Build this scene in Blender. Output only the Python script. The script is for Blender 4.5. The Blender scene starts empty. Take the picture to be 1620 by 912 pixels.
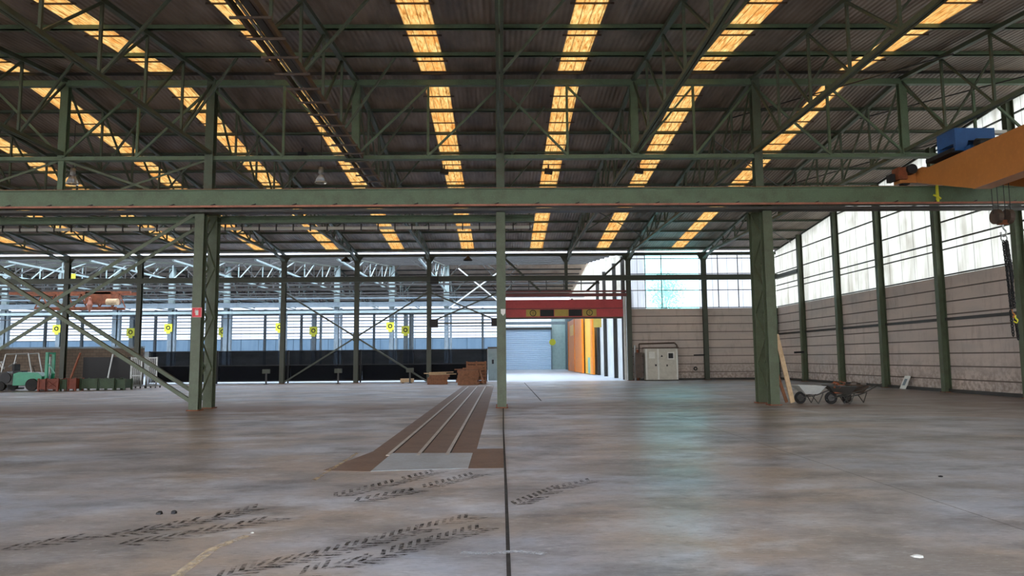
import bpy, math, random
from math import sin, cos, pi, radians, atan, sqrt
from mathutils import Vector, Matrix
random.seed(7)
SC = bpy.context.scene
COL = SC.collection

# ------------------------------------------------------------------ materials
def lin(c):
    return tuple(((x/255)/12.92 if x <= 10 else (((x/255)+0.055)/1.055)**2.4) for x in c) + (1,)

class NT:
    def __init__(s, name):
        s.m = bpy.data.materials.new(name); s.m.use_nodes = True
        s.t = s.m.node_tree; s.t.nodes.clear()
        s.out = s.t.nodes.new('ShaderNodeOutputMaterial')
    def n(s, typ, **kw):
        nd = s.t.nodes.new('ShaderNode'+typ)
        for k, v in kw.items():
            if k[0] == '_': setattr(nd, k[1:], v)
            else: s.put(nd.inputs[k.replace('_', ' ')], v)
        return nd
    def put(s, inp, v):
        if isinstance(v, bpy.types.NodeSocket): s.t.links.new(v, inp)
        elif isinstance(v, bpy.types.Node): s.t.links.new(v.outputs[0], inp)
        else: inp.default_value = v
    def coord(s, scale=(1,1,1), rot=(0,0,0), kind='Object'):
        tc = s.t.nodes.new('ShaderNodeTexCoord')
        mp = s.t.nodes.new('ShaderNodeMapping')
        s.t.links.new(tc.outputs[kind], mp.inputs[0])
        mp.inputs['Scale'].default_value = scale; mp.inputs['Rotation'].default_value = rot
        return mp.outputs[0]
    def world(s, scale=(1,1,1)):
        g = s.t.nodes.new('ShaderNodeNewGeometry'); mp = s.t.nodes.new('ShaderNodeMapping')
        s.t.links.new(g.outputs['Position'], mp.inputs[0]); mp.inputs['Scale'].default_value = scale
        return mp.outputs[0]
    def noise(s, vec, scale=5, detail=3, rough=.55):
        return s.n('TexNoise', Vector=vec, Scale=float(scale), Detail=float(detail), Roughness=rough).outputs[0]
    def ramp(s, fac, stops):
        r = s.t.nodes.new('ShaderNodeValToRGB'); s.put(r.inputs[0], fac)
        e = r.color_ramp.elements
        while len(e) < len(stops): e.new(0.5)
        for i, (p, c) in enumerate(stops):
            e[i].position = p; e[i].color = c if len(c) == 4 else tuple(c)+(1,)
        return r.outputs[0]
    def mix(s, fac, a, b, blend='MIX'):
        m = s.t.nodes.new('ShaderNodeMix'); m.data_type = 'RGBA'; m.blend_type = blend
        s.put(m.inputs[0], fac); s.put(m.inputs[6], a); s.put(m.inputs[7], b)
        return m.outputs[2]
    def math(s, op, a, b=0.0, c=None):
        m = s.t.nodes.new('ShaderNodeMath'); m.operation = op
        s.put(m.inputs[0], a); s.put(m.inputs[1], b)
        if c is not None: s.put(m.inputs[2], c)
        return m.outputs[0]
    def bsdf(s, col, rough=.6, metal=0., spec=.5, bump=None, bs=.3, bd=.02):
        b = s.n('BsdfPrincipled'); s.put(b.inputs['Base Color'], col); s.put(b.inputs['Roughness'], rough)
        s.put(b.inputs['Metallic'], metal); s.put(b.inputs['Specular IOR Level'], spec)
        if bump is not None:
            bp = s.n('Bump', Height=bump, Strength=bs, Distance=bd); s.t.links.new(bp.outputs[0], b.inputs['Normal'])
        return b
    def end(s, sh):
        s.t.links.new(sh.outputs[0] if isinstance(sh, bpy.types.Node) else sh, s.out.inputs[0]); return s.m

def paint(name, rgb, dirt=(60,48,36), amt=.35, rough=.5, metal=0., scale=3.):
    t = NT(name); v = t.world()
    n1 = t.noise(v, scale, 4); n2 = t.noise(v, scale*7, 3)
    f = t.math('MULTIPLY', t.ramp(n1, [(.42,(0,0,0)),(.72,(1,1,1))]), amt)
    c = t.mix(f, lin(rgb), lin(dirt))
    c = t.mix(t.math('MULTIPLY', t.ramp(n2, [(.5,(0,0,0)),(.75,(1,1,1))]), amt*.7), c, lin(tuple(min(255, x*1.25) for x in rgb)))
    return t.end(t.bsdf(c, rough, metal, bump=n2, bs=.1))

M = {}
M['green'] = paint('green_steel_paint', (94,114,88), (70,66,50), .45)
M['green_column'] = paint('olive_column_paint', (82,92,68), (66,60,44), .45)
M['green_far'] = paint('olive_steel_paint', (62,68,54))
M['green_truss'] = paint('truss_green_paint', (78,90,72), (70,52,38), .45)
M['brown_truss'] = paint('brown_primer_steel', (84,68,56), (40,30,24), .5)
M['dark_steel'] = paint('dark_steel', (56,54,50), (30,24,20), .4)
M['pale_steel'] = paint('pale_teal_steel', (160,176,172), (110,120,120), .3)
M['blue_grey'] = paint('blue_grey_steel', (116,128,134), (70,80,88), .3)
M['copper'] = paint('copper_conductor', (168,110,88), (70,40,30), .5, .45, .2)
M['orange_crane'] = paint('orange_crane_paint', (190,124,64), (140,90,50), .25, .45, scale=1.2)
M['orange_door'] = paint('orange_door_paint', (238,140,30), (190,96,24), .25, .45)
M['yellow_door'] = paint('yellow_door_paint', (250,196,70), (220,150,50), .25, .45)
M['blue'] = paint('blue_crane_paint', (44,92,150), (24,44,74), .3, .4)
M['black'] = paint('black_paint', (24,24,26), (40,36,32), .3, .6)
M['rubber'] = paint('black_rubber', (26,25,25), (60,52,44), .4, .8)
M['rust'] = paint('rusty_steel', (134,74,44), (66,40,28), .7, .8, scale=5)
M['red'] = paint('red_door_curtain', (196,74,76), (150,52,54), .3, .5, scale=1.5)
M['dark_red'] = paint('dark_red_steel', (118,62,60), (70,40,38), .4)
M['yellow'] = paint('yellow_sign', (226,222,60), (170,160,50), .2)
M['ochre'] = paint('ochre_panel', (186,160,72), (140,116,60), .3)
M['white'] = paint('white_paint', (222,222,214), (150,146,136), .25)
M['cream'] = paint('cream_cabinet_paint', (196,192,178), (130,122,108), .3)
M['red_sign'] = paint('red_sign_paint', (214,40,52), (160,30,36), .15)
M['wood'] = paint('raw_timber', (146,100,72), (84,54,38), .6, .8, scale=8)
M['pale_wood'] = paint('pale_timber', (206,178,140), (150,116,84), .5, .75, scale=6)
M['galv'] = paint('galvanised_steel', (168,170,168), (110,108,104), .4, .4, .6)
M['machine_green'] = paint('green_machine_paint', (40,150,112), (24,70,56), .3, .35)
M['crate_red'] = paint('red_oxide_crate', (128,66,50), (90,48,38), .5, .7)
M['crate_green'] = paint('green_crate_paint', (66,84,62), (50,56,44), .5, .7)
M['white_wall'] = paint('white_panel_paint', (206,210,206), (150,152,146), .3, scale=.8)
M['teal'] = paint('teal_panel', (128,186,176), (90,130,124), .3)
M['pale_panel'] = paint('pale_fill_panel', (190,192,186), (140,136,128), .3)

def mat_corr(name, base, dirt, period=.16):
    t = NT(name); v = t.world()
    sx = t.n('SeparateXYZ', Vector=v).outputs[0]
    w = t.math('SINE', t.math('MULTIPLY', sx, 2*pi/period))
    w01 = t.math('MULTIPLY_ADD', w, .5, .5)
    n = t.noise(t.world((.9,.25,1)), 1.3, 4)
    n2 = t.noise(t.world((1,.15,1)), 9, 3)
    c = t.mix(t.ramp(n, [(.38,(0,0,0)),(.68,(1,1,1))]), lin(base), lin(dirt))
    c = t.mix(t.math('MULTIPLY', n2, .35), c, lin(tuple(x*.5 for x in dirt)))
    return t.end(t.bsdf(c, .55, .0, .4, bump=w01, bs=.6, bd=.03))
M['roof'] = mat_corr('corrugated_roof_sheet', (164,146,130), (108,92,80))
M['roof_far'] = mat_corr('far_roof_sheet', (168,150,132), (140,120,104))

def mat_amber():
    t = NT('amber_skylight_sheet'); v = t.world((1,.12,1))
    sx = t.n('SeparateXYZ', Vector=t.world()).outputs[0]
    n = t.noise(v, 16, 5, .7); n2 = t.noise(t.world((1,.5,1)), 1.6, 3)
    c = t.ramp(n, [(.28,lin((100,70,42))),(.42,lin((172,142,100))),(.60,lin((192,178,142)))])
    c = t.mix(t.ramp(n2, [(.45,(0,0,0)),(.7,(.6,.6,.6))]), c, lin((184,142,94)))
    fr = t.math('FRACT', t.math('MULTIPLY', sx, 3.6))
    ln = t.math('LESS_THAN', fr, .055)
    c = t.mix(t.math('MULTIPLY', ln, .8), c, lin((70,42,24)))
    tr = t.n('BsdfTranslucent', Color=c); df = t.n('BsdfDiffuse', Color=c)
    mx = t.n('MixShader'); mx.inputs[0].default_value = .12
    t.t.links.new(tr.outputs[0], mx.inputs[1]); t.t.links.new(df.outputs[0], mx.inputs[2])
    return t.end(mx)
M['amber'] = mat_amber()

def mat_glaze(name, col, dirty, axis=1, joint=1.05, jw=.03, tr_fac=.1):
    t = NT(name); pos = t.n('SeparateXYZ', Vector=t.world())
    s = pos.outputs[axis]
    n = t.noise(t.world((1,1,.12)), 2.2, 5, .65); n2 = t.noise(t.world(), .8, 3)
    c = t.mix(t.ramp(n, [(.48,(0,0,0)),(.75,(.8,.8,.8))]), lin(col), lin(dirty))
    c = t.mix(t.ramp(n2, [(.5,(0,0,0)),(.75,(.45,.45,.45))]), c, lin(dirty))
    fr = t.math('FRACT', t.math('DIVIDE', s, joint))
    ln = t.math('LESS_THAN', fr, jw)
    c = t.mix(t.math('MULTIPLY', ln, .55), c, lin(tuple(x*.5 for x in dirty)))
    rib = t.math('SINE', t.math('MULTIPLY', s, 2*pi/.18))
    rib = t.math('MULTIPLY_ADD', rib, .03, .97)
    cc = t.n('VectorMath', _operation='MULTIPLY'); t.put(cc.inputs[0], c); t.put(cc.inputs[1], rib)
    tr = t.n('BsdfTranslucent', Color=cc.outputs[0]); df = t.n('BsdfDiffuse', Color=cc.outputs[0])
    mx = t.n('MixShader'); mx.inputs[0].default_value = tr_fac
    t.t.links.new(tr.outputs[0], mx.inputs[1]); t.t.links.new(df.outputs[0], mx.inputs[2])
    return t.end(mx)
M['glaze'] = mat_glaze('white_translucent_sheet', (196,197,194), (160,157,150))
M['glaze_x'] = mat_glaze('white_translucent_sheet_end', (212,214,218), (190,192,196), axis=0)
M['glaze_far'] = mat_glaze('bright_far_sheet', (212,216,224), (200,206,214), axis=0, joint=1.2)
M['glaze_blue'] = mat_glaze('blue_far_sheet', (140,156,170), (124,142,158), axis=0, joint=2.4)
M['glaze_roof'] = mat_glaze('clear_roof_sheet', (240,243,248), (226,232,238), axis=0, joint=1.1)

def mat_tealglass():
    t = NT('teal_tinted_glass'); n = t.noise(t.world(), 1.2, 3)
    a = t.n('BsdfTransparent', Color=lin((196,238,240))); b = t.n('BsdfTranslucent', Color=lin((214,244,246)))
    mx = t.n('MixShader', Fac=t.math('MULTIPLY_ADD', n, .3, .08))
    t.t.links.new(a.outputs[0], mx.inputs[1]); t.t.links.new(b.outputs[0], mx.inputs[2])
    return t.end(mx)
M['teal_glass'] = mat_tealglass()

def mat_net():
    t = NT('black_shade_net'); n = t.noise(t.world((.4,1,1.5)), 1.5, 3)
    a = t.n('BsdfDiffuse', Color=lin((30,32,36))); b = t.n('BsdfTransparent', Color=(.85,.9,1,1))
    mx = t.n('MixShader', Fac=t.math('MULTIPLY_ADD', n, .10, .02))
    t.t.links.new(a.outputs[0], mx.inputs[1]); t.t.links.new(b.outputs[0], mx.inputs[2])
    return t.end(mx)
M['net'] = mat_net()

def mat_concrete_panel():
    t = NT('stained_concrete_panel'); v = t.world()
    n = t.noise(t.world((.3,.3,1)), 1.2, 5, .6); n2 = t.noise(v, 6, 4); n3 = t.noise(t.world((1,1,.25)), 2.5, 4, .7)
    z = t.n('SeparateXYZ', Vector=v).outputs[2]
    c = t.mix(t.ramp(n, [(.35,(0,0,0)),(.7,(1,1,1))]), lin((200,184,172)), lin((178,168,160)))
    c = t.mix(t.math('MULTIPLY', t.ramp(n3, [(.52,(0,0,0)),(.75,(1,1,1))]), .4), c, lin((120,104,94)))
    fz = t.math('FRACT', t.math('ADD', t.math('DIVIDE', z, .55), .5))
    seam = t.math('LESS_THAN', t.math('ABSOLUTE', t.math('SUBTRACT', fz, .5)), .05)
    c = t.mix(t.math('MULTIPLY', seam, .8), c, lin((72,62,56)))
    low = t.math('SUBTRACT', 1.0, t.math('DIVIDE', z, 1.6)); low.node.use_clamp = True
    c = t.mix(t.math('MULTIPLY', t.math('MULTIPLY', low, t.ramp(n2, [(.4,(0,0,0)),(.6,(1,1,1))])), .7), c, lin((110,92,80)))
    return t.end(t.bsdf(c, .85, bump=n2, bs=.2))
M['panel'] = mat_concrete_panel()

def mat_floor():
    t = NT('worn_concrete_floor'); v = t.world()
    p = t.n('SeparateXYZ', Vector=v)
    big = t.noise(t.world((.7,1,1)), .30, 6, .6); mid = t.noise(t.world((.6,1.1,1)), .95, 7, .66)
    fine = t.noise(t.world((.6,1,1)), 7, 6, .72); spk = t.noise(v, 40, 3); scr = t.noise(t.world((.35,1.2,1)), 26, 5, .75); pat = t.noise(t.world((.8,1,1)), .55, 5, .6)
    side = t.math('MULTIPLY_ADD', p.outputs[0], .03, .47); side.node.use_clamp = True
    k = t.math('ADD', t.math('MULTIPLY', t.math('SUBTRACT', big, .5), 6.0), side); k.node.use_clamp = True
    c = t.mix(k, lin((166,148,130)), lin((156,160,169)))
    c = t.mix(t.ramp(pat, [(.50,(0,0,0)),(.60,(.75,.75,.75))]), c, lin((127,118,110)))
    c = t.mix(t.ramp(pat, [(.36,(.7,.7,.7)),(.46,(0,0,0))]), c, lin((192,194,199)))
    c = t.mix(t.ramp(mid, [(.50,(0,0,0)),(.66,(.8,.8,.8))]), c, lin((106,103,101)))
    c = t.mix(t.ramp(mid, [(.30,(.6,.6,.6)),(.42,(0,0,0))]), c, lin((198,196,195)))
    c = t.mix(t.ramp(fine, [(.55,(0,0,0)),(.72,(.55,.55,.55))]), c, lin((84,80,79)))
    c = t.mix(t.ramp(fine, [(.28,(.5,.5,.5)),(.42,(0,0,0))]), c, lin((209,208,206)))
    c = t.mix(t.ramp(scr, [(.54,(0,0,0)),(.70,(.6,.6,.6))]), c, lin((82,80,80)))
    c = t.mix(t.ramp(scr, [(.30,(.5,.5,.5)),(.43,(0,0,0))]), c, lin((206,206,206)))
    # dusty brown drift along the column line, as a stain with its own shape
    yy = t.math('ADD', p.outputs[1], t.math('MULTIPLY', t.math('SUBTRACT', mid, .5), 7.0))
    d = t.math('ABSOLUTE', t.math('SUBTRACT', yy, 24.0))
    band = t.math('SUBTRACT', 1.0, t.math('DIVIDE', d, 4.5)); band.node.use_clamp = True
    left = t.math('MULTIPLY_ADD', p.outputs[0], -.06, .35); left.node.use_clamp = True
    c = t.mix(t.math('MULTIPLY', band, t.math('MULTIPLY_ADD', left, .7, .2)), c, lin((133,110,92)))
    # brown swept patch with a sharp edge, right of the twin column
    e1 = t.math('ADD', t.math('MULTIPLY', p.outputs[0], -.55), t.math('ADD', 24.6, t.math('MULTIPLY', mid, .8)))
    up1 = t.math('GREATER_THAN', p.outputs[1], e1); rt = t.math('GREATER_THAN', p.outputs[0], 9.0); lo = t.math('LESS_THAN', p.outputs[1], 33.0)
    c = t.mix(t.math('MULTIPLY', t.math('MULTIPLY', up1, rt), t.math('MULTIPLY', lo, .55)), c, lin((133,114,99)))
    # pour joints
    def joint(ax, pos, w):
        dd = t.math('ABSOLUTE', t.math('SUBTRACT', t.math('ADD', p.outputs[ax], t.math('MULTIPLY', t.math('SUBTRACT', spk, .5), .02)), pos))
        return t.math('LESS_THAN', dd, w)
    c = t.mix(t.math('MULTIPLY', joint(0, 4.75, .009), .85), c, lin((66,58,52)))
    c = t.mix(t.math('MULTIPLY', joint(0, -4.75, .006), .12), c, lin((76,65,57)))
    c = t.mix(t.math('MULTIPLY', joint(1, 10.55, .012), .25), c, lin((70,58,50)))
    c = t.mix(t.math('MULTIPLY', joint(1, 17.2, .02), .25), c, lin((80,67,57)))
    r = t.math('MULTIPLY_ADD', mid, .45, .15)
    r = t.math('ADD', r, t.math('MULTIPLY', band, .15))
    return t.end(t.bsdf(c, r, 0, .5, bump=fine, bs=.12, bd=.01))
M['floor'] = mat_floor()
M['bed'] = paint('brown_filled_concrete', (122,98,82), (92,72,60), .5, .6, scale=2)
M['joint'] = paint('dark_joint_filler', (38,34,32), (90,84,78), .3, .9, scale=9)
M['far_floor'] = paint('pale_far_floor', (176,184,192), (150,152,156), .3, .45, scale=.5)
M['ground'] = paint('outside_paving', (190,186,178), (150,146,138), .3, .9)
M['leaf'] = paint('tree_leaves', (96,130,70), (60,90,44), .5, .8, scale=4)
M['bark'] = paint('tree_bark', (98,78,62), (60,46,36), .5, .9)
M['plate'] = paint('worn_steel_plate', (166,170,172), (132,124,114), .45, .38, .35, scale=2)
M['rail'] = paint('worn_rail_steel', (186,176,164), (130,112,96), .4, .4, .3)
M['shutter'] = paint('blue_grey_shutter', (196,216,236), (180,202,224), .3, .5, scale=.7)
def mat_block():
    t = NT('brown_block_wall'); 
    br = t.n('TexBrick', Vector=t.coord((1,1,1), (radians(90),0,0)), Scale=1.0)
    br.inputs['Color1'].default_value = lin((116,102,88)); br.inputs['Color2'].default_value = lin((104,90,78)); br.inputs['Mortar'].default_value = lin((78,70,62))
    br.inputs['Brick Width'].default_value = .4; br.inputs['Row Height'].default_value = .2; br.inputs['Mortar Size'].default_value = .012
    return t.end(t.bsdf(br.outputs[0], .9))
M['block'] = mat_block()
def mat_mark(name, rgb, alpha, sc=14):
    t = NT(name); n = t.noise(t.world(), sc, 4, .7); n2 = t.noise(t.world(), 1.6, 3)
    f = t.math('MULTIPLY', t.ramp(n, [(.38,(0,0,0)),(.6,(1,1,1))]), t.ramp(n2, [(.30,(.25,.25,.25)),(.5,(alpha,alpha,alpha))]))
    a = t.n('BsdfTransparent'); b = t.n('BsdfDiffuse', Color=lin(rgb))
    mx = t.n('MixShader', Fac=f); t.t.links.new(a.outputs[0], mx.inputs[1]); t.t.links.new(b.outputs[0], mx.inputs[2])
    return t.end(mx)
M['tyre'] = mat_mark('tyre_print_rubber', (66,62,60), .85)
M['oldpaint'] = mat_mark('faded_cream_paint', (216,196,164), .8, 7)
M['smear'] = mat_mark('white_scrape', (200,204,208), .8, 24)
def mat_clear():
    t = NT('lamp_glass'); b = t.n('BsdfPrincipled'); b.inputs['Base Color'].default_value = (.7,.72,.72,1)
    b.inputs['Roughness'].default_value = .15; b.inputs['Transmission Weight'].default_value = .6
    return t.end(b)
M['lampglass'] = mat_clear()

# ------------------------------------------------------------------ mesh builder
class MB:
    def __init__(s, o=(0,0,0)): s.v = []; s.f = []; s.o = Vector(o)
    def _add(s, vs, fs):
        k = len(s.v); s.v += [tuple(Vector(v)-s.o) for v in vs]; s.f += [tuple(k+i for i in f) for f in fs]; return s
    def box(s, x0, x1, y0, y1, z0, z1):
        return s._add([(x,y,z) for z in (z0,z1) for y in (y0,y1) for x in (x0,x1)],
                      [(0,2,3,1),(4,5,7,6),(0,1,5,4),(2,6,7,3),(0,4,6,2),(1,3,7,5)])
    def bar(s, a, b, w=.06, h=None, up=(0,0,1)):
        h = h or w; a = Vector(a); b = Vector(b); d = (b-a).normalized(); up = Vector(up)
        if abs(d.dot(up)) > .98: up = Vector((0,1,0)) if abs(d.y) < .9 else Vector((1,0,0))
        r = d.cross(up).normalized()*w/2; u = r.cross(d).normalized()*h/2
        vs = [p+i*r+j*u for p in (a,b) for j in (-1,1) for i in (-1,1)]
        return s._add(vs, [(0,2,3,1),(4,5,7,6),(0,1,5,4),(2,6,7,3),(0,4,6,2),(1,3,7,5)])
    def angle(s, a, b, w=.07, t=.012):       # L section
        a = Vector(a); b = Vector(b); d = (b-a).normalized(); up = Vector((0,0,1))
        if abs(d.dot(up)) > .98: up = Vector((0,1,0))
        r = d.cross(up).normalized(); u = r.cross(d).normalized()
        s.bar(a+u*w/2, b+u*w/2, w, t, up=tuple(u)); s.bar(a+r*(w/2), b+r*(w/2), t, w, up=tuple(u)); return s
    def hcol(s, x, y, z0, z1, b=.3, h=.3, tf=.022, tw=.014):   # flanges face +-y
        s.box(x-b/2, x+b/2, y-h/2, y-h/2+tf, z0, z1); s.box(x-b/2, x+b/2, y+h/2-tf, y+h/2, z0, z1)
        return s.box(x-tw/2, x+tw/2, y-h/2+tf, y+h/2-tf, z0, z1)
    def hcolx(s, x, y, z0, z1, b=.3, h=.3, tf=.022, tw=.014):  # flanges face +-x
        s.box(x-h/2, x-h/2+tf, y-b/2, y+b/2, z0, z1); s.box(x+h/2-tf, x+h/2, y-b/2, y+b/2, z0, z1)
        return s.box(x-h/2+tf, x+h/2-tf, y-tw/2, y+tw/2, z0, z1)
    def ibeam_x(s, x0, x1, y, z0, z1, b=.3, tf=.03, tw=.03):
        s.box(x0, x1, y-b/2, y+b/2, z0, z0+tf); s.box(x0, x1, y-b/2, y+b/2, z1-tf, z1)
        return s.box(x0, x1, y-tw/2, y+tw/2, z0+tf, z1-tf)
    def cyl(s, a, b, r, n=12, r2=None, caps=True):
        r2 = r if r2 is None else r2
        a = Vector(a); b = Vector(b); d = (b-a).normalized(); up = Vector((0,0,1)) if abs(d.z) < .9 else Vector((1,0,0))
        p = d.cross(up).normalized(); q = p.cross(d)
        vs = []
        for c, rr in ((a,r),(b,r2)):
            for i in range(n):
                t = 2*pi*i/n; vs.append(c + p*cos(t)*rr + q*sin(t)*rr)
        fs = [(i,(i+1)%n,n+(i+1)%n,n+i) for i in range(n)]
        if caps: fs += [tuple(range(n))[::-1], tuple(range(n,2*n))]
        return s._add(vs, fs)
    def tube(s, pts, r, n=8):
        for a, b in zip(pts, pts[1:]): s.cyl(a, b, r, n)
        return s
    def lathe(s, c, prof, n=16):
        c = Vector(c); vs = []; fs = []
        for r, z in prof:
            for i in range(n):
                t = 2*pi*i/n; vs.append(c+Vector((r*cos(t), r*sin(t), z)))
        for j in range(len(prof)-1):
            for i in range(n): fs.append((j*n+i, j*n+(i+1)%n, (j+1)*n+(i+1)%n, (j+1)*n+i))
        return s._add(vs, fs)
    def torus(s, c, R, r, axis='y', n=20, m=8):
        c = Vector(c); vs = []; fs = []
        for i in range(n):
            a = 2*pi*i/n
            for j in range(m):
                b = 2*pi*j/m; rr = R+r*cos(b); u, v, w = rr*cos(a), rr*sin(a), r*sin(b)
                vs.append(c + Vector({'y':(u,w,v),'x':(w,u,v),'z':(u,v,w)}[axis]))
        for i in range(n):
            for j in range(m): fs.append((i*m+j, ((i+1)%n)*m+j, ((i+1)%n)*m+(j+1)%m, i*m+(j+1)%m))
        return s._add(vs, fs)
    def prism(s, poly, y0, y1, axis='y'):    # poly in (x,z) extruded along y ; axis x: poly in (y,z)
        n = len(poly)
        if axis == 'y': vs = [(p[0], y, p[1]) for y in (y0,y1) for p in poly]
        elif axis == 'x': vs = [(y, p[0], p[1]) for y in (y0,y1) for p in poly]
        else: vs = [(p[0], p[1], y) for y in (y0,y1) for p in poly]
        return s._add(vs, [tuple(range(n)), tuple(range(n,2*n))[::-1]] + [(i,(i+1)%n,n+(i+1)%n,n+i) for i in range(n)])
    def quad(s, *vs): return s._add(vs, [tuple(range(len(vs)))])
    def build(s, name, mat, parent=None, loc=None, smooth=False):
        me = bpy.data.meshes.new(name); me.from_pydata(s.v, [], s.f); me.update()
        import bmesh
        bm = bmesh.new(); bm.from_mesh(me); bmesh.ops.recalc_face_normals(bm, faces=bm.faces); bm.to_mesh(me); bm.free()
        if smooth:
            for p in me.polygons: p.use_smooth = True
        me.materials.append(M[mat] if isinstance(mat, str) else mat)
        o = bpy.data.objects.new(name, me); COL.objects.link(o)
        if parent is not None: o.parent = parent
        elif loc is None: o.location = s.o
        if loc is not None: o.location = loc
        return o

def tag(o, label=None, cat=None, group=None, kind=None):
    if label: o['label'] = label
    if cat: o['category'] = cat
    if group: o['group'] = group
    if kind: o['kind'] = kind
    return o
def root(name, loc, label, cat, group=None, kind='thing', rz=0):
    o = bpy.data.objects.new(name, None); COL.objects.link(o); o.location = loc; o.rotation_euler = (0,0,rz)
    o.empty_display_size = .2
    return tag(o, label, cat, group, kind)
def struct(o): o['kind'] = 'structure'; return o
def dup(r, loc, label=None, group=None, rz=None):
    c = r.copy(); COL.objects.link(c); c.location = loc
    if rz is not None: c.rotation_euler = (0,0,rz)
    if label: c['label'] = label
    if group: c['group'] = group
    for ch in list(r.children):
        k = ch.copy(); COL.objects.link(k); k.parent = c
        for g in list(ch.children):
            q = g.copy(); COL.objects.link(q); q.parent = k
    return c
def leaf(o, label, cat, group=None): return tag(o, label, cat, group, 'thing')

ORD = ['first','second','third','fourth','fifth','sixth','seventh','eighth','ninth','tenth','eleventh','twelfth','thirteenth','fourteenth','fifteenth','sixteenth']

# ------------------------------------------------------------------ main dimensions (metres)
YA, YB, YF = 24.0, 49.2, 99.4      # ridge column row, rear column row, far wall
XW = 19.1                          # right wall
XL = -60.0
ZR, SL = 11.42, .0975              # ridge height of the roof sheet and its slope
def zr(y):                         # underside of the roof
    if y < -1.2: return ZR - SL*abs(y+26.4)
    if y < YB: return ZR - SL*abs(y-YA)
    return ZR - SL*abs(y-74.3)
TX = [-34.7, -29.65, -24.7, -19.8, -14.9, -9.9, -4.95, 0.0, 4.65, 8.8, 14.05]   # roof trusses
SKY = [-31.6, -26.4, -21.2, -16.3, -11.45, -7.0, -2.25, 2.42, 6.95, 12.1]       # skylight strips
SW = .86
def nm(x):                         # words for a truss or column line
    names = {0.0:'the centre column line', 4.65:'the line right of the centre column', 8.8:'the twin column line on the right',
             14.05:'the line nearest the right wall', -4.95:'the line left of the centre column', -9.9:'the line of the left twin column',
             -14.9:'the line left of the left twin column', -19.8:'the second line left of the left twin column',
             -24.7:'the third line left of the left twin column', -29.65:'the fourth line left of the left twin column', -34.7:'the fifth line left of the left twin column'}
    return names[x]

# ------------------------------------------------------------------ shell
struct(MB().box(XL-1, XW+.3, -27, YB, -.3, 0).build('floor', 'floor'))
struct(MB().box(-76, 9.2, YB, 100, -.3, 0).build('floor', 'far_floor'))
struct(MB().box(-160, 140, -120, 220, -.45, -.32).build('ground', 'ground'))
def roof_strip(x0, x1, y0, y1, mat='roof', t=.05):
    z0, z1 = zr(y0+1e-4), zr(y1-1e-4)
    return MB().prism([(y0,z0),(y1,z1),(y1,z1+t),(y0,z0+t)], x0, x1, 'x').build('ceiling', mat)
GAP = .42
slopes = [(-1.2+.001, YA-GAP), (YA+GAP, YB-.6)]
edges = [XL-.5]
for c in SKY: edges += [c-SW/2, c+SW/2]
edges.append(XW+.3)
for (a, b) in slopes:
    for i in range(0, len(edges), 2):
        struct(roof_strip(edges[i], edges[i+1], a, b))
struct(roof_strip(XL-.5, XW+.3, YA-GAP, YA-.0005)); struct(roof_strip(XL-.5, XW+.3, YA+.0005, YA+GAP)); struct(roof_strip(XL-.5, XW+.3, YB-.6, YB-.0005))
struct(roof_strip(XL-.5, XW+.3, -26.8, -1.2, 'glaze_roof'))  # unseen translucent roof behind the camera, added to brighten the hall
# ridge box seen from below as a dark strip with two pale cables' worth of edge
struct(MB().box(XL, XW, YA-.35, YA-.30, zr(YA)-.13, zr(YA)-.02).build('trim_1', 'dark_steel'))

# walls of the front hall
def panels_y(name, x0, x1, ya, yb, zt=4.95, n=9):      # concrete planks running along y
    m = MB(); h = zt/n
    for i in range(n): m.box(x0, x1, ya, yb, i*h+.02, (i+1)*h-.02)
    m.box(x0+.06, x1-.0, ya, yb, 0, zt-.02)
    return struct(m.build(name, 'panel'))
def panels_x(name, y0, y1, xa, xb, zt=4.95, n=9):
    m = MB(); h = zt/n
    for i in range(n): m.box(xa, xb, y0, y1, i*h+.025, (i+1)*h-.025)
    m.box(xa, xb, y0+.06, y1, 0, zt-.02)
    return struct(m.build(name, 'panel'))
panels_y('wall_right', XW, XW+.2, -26, YB+.2)
panels_x('wall_rear', YB-.02, YB+.2, 8.95, XW)
struct(MB().box(XL-.2, XL, -26, YB, 0, 1.0).build('wall_left', 'panel'))  # kept low: unseen left side opened up to let more daylight in
struct(MB().box(XL, XW, -26.6, -26.4, 0, .4).build('wall_front', 'panel'))  # low stub only; unseen side behind the camera opened for extra daylight
# dark plinth
struct(MB().box(XW-.09, XW, -26, YB, 0, .14).build('baseboard_right', 'dark_steel'))
struct(MB().box(9.0, XW, YB-.11, YB-.02, 0, .14).build('baseboard_rear', 'dark_steel'))

# glazing of the right wall, one window per bay
WY = [-26, -21.6, -16.8, -12.1, -7.4, -2.7, 2.0, 6.7, 11.4, 16.2, 21.0, 25.6, 30.4, 35.2, 39.75, 44.6, YB]
for i, (a, b) in enumerate(zip(WY, WY[1:])):
    za, zb = zr(a+1e-3)-.02, zr(b-1e-3)-.02
    poly = [(a,4.9),(b,4.9),(b,zb),(YA,zr(YA)-.02),(a,za)] if a < YA < b else [(a,4.9),(b,4.9),(b,zb),(a,za)]
    w = struct(MB().prism(poly, XW+.06, XW+.09, 'x').build('window_%d' % (i+1), 'glaze'))
    if b > 15:
        f = MB()
        for z, hh in ((4.99,.05),(6.1,.05),(6.45,.055),(7.31,.055),(8.45,.055),(9.6,.055),(10.5,.05)):
            if z < min(za, zb)-.1 : f.box(XW-.03, XW+.055, a+.02, b-.02, z-hh/2, z+hh/2)
        f.bar((XW+.02,a,za-.06),(XW+.02,min(b,YA) if a < YA else b, (zr(YA) if a < YA < b else zb)-.06), .06, .1)
        f.build('window_bar', 'dark_steel', w)
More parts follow.
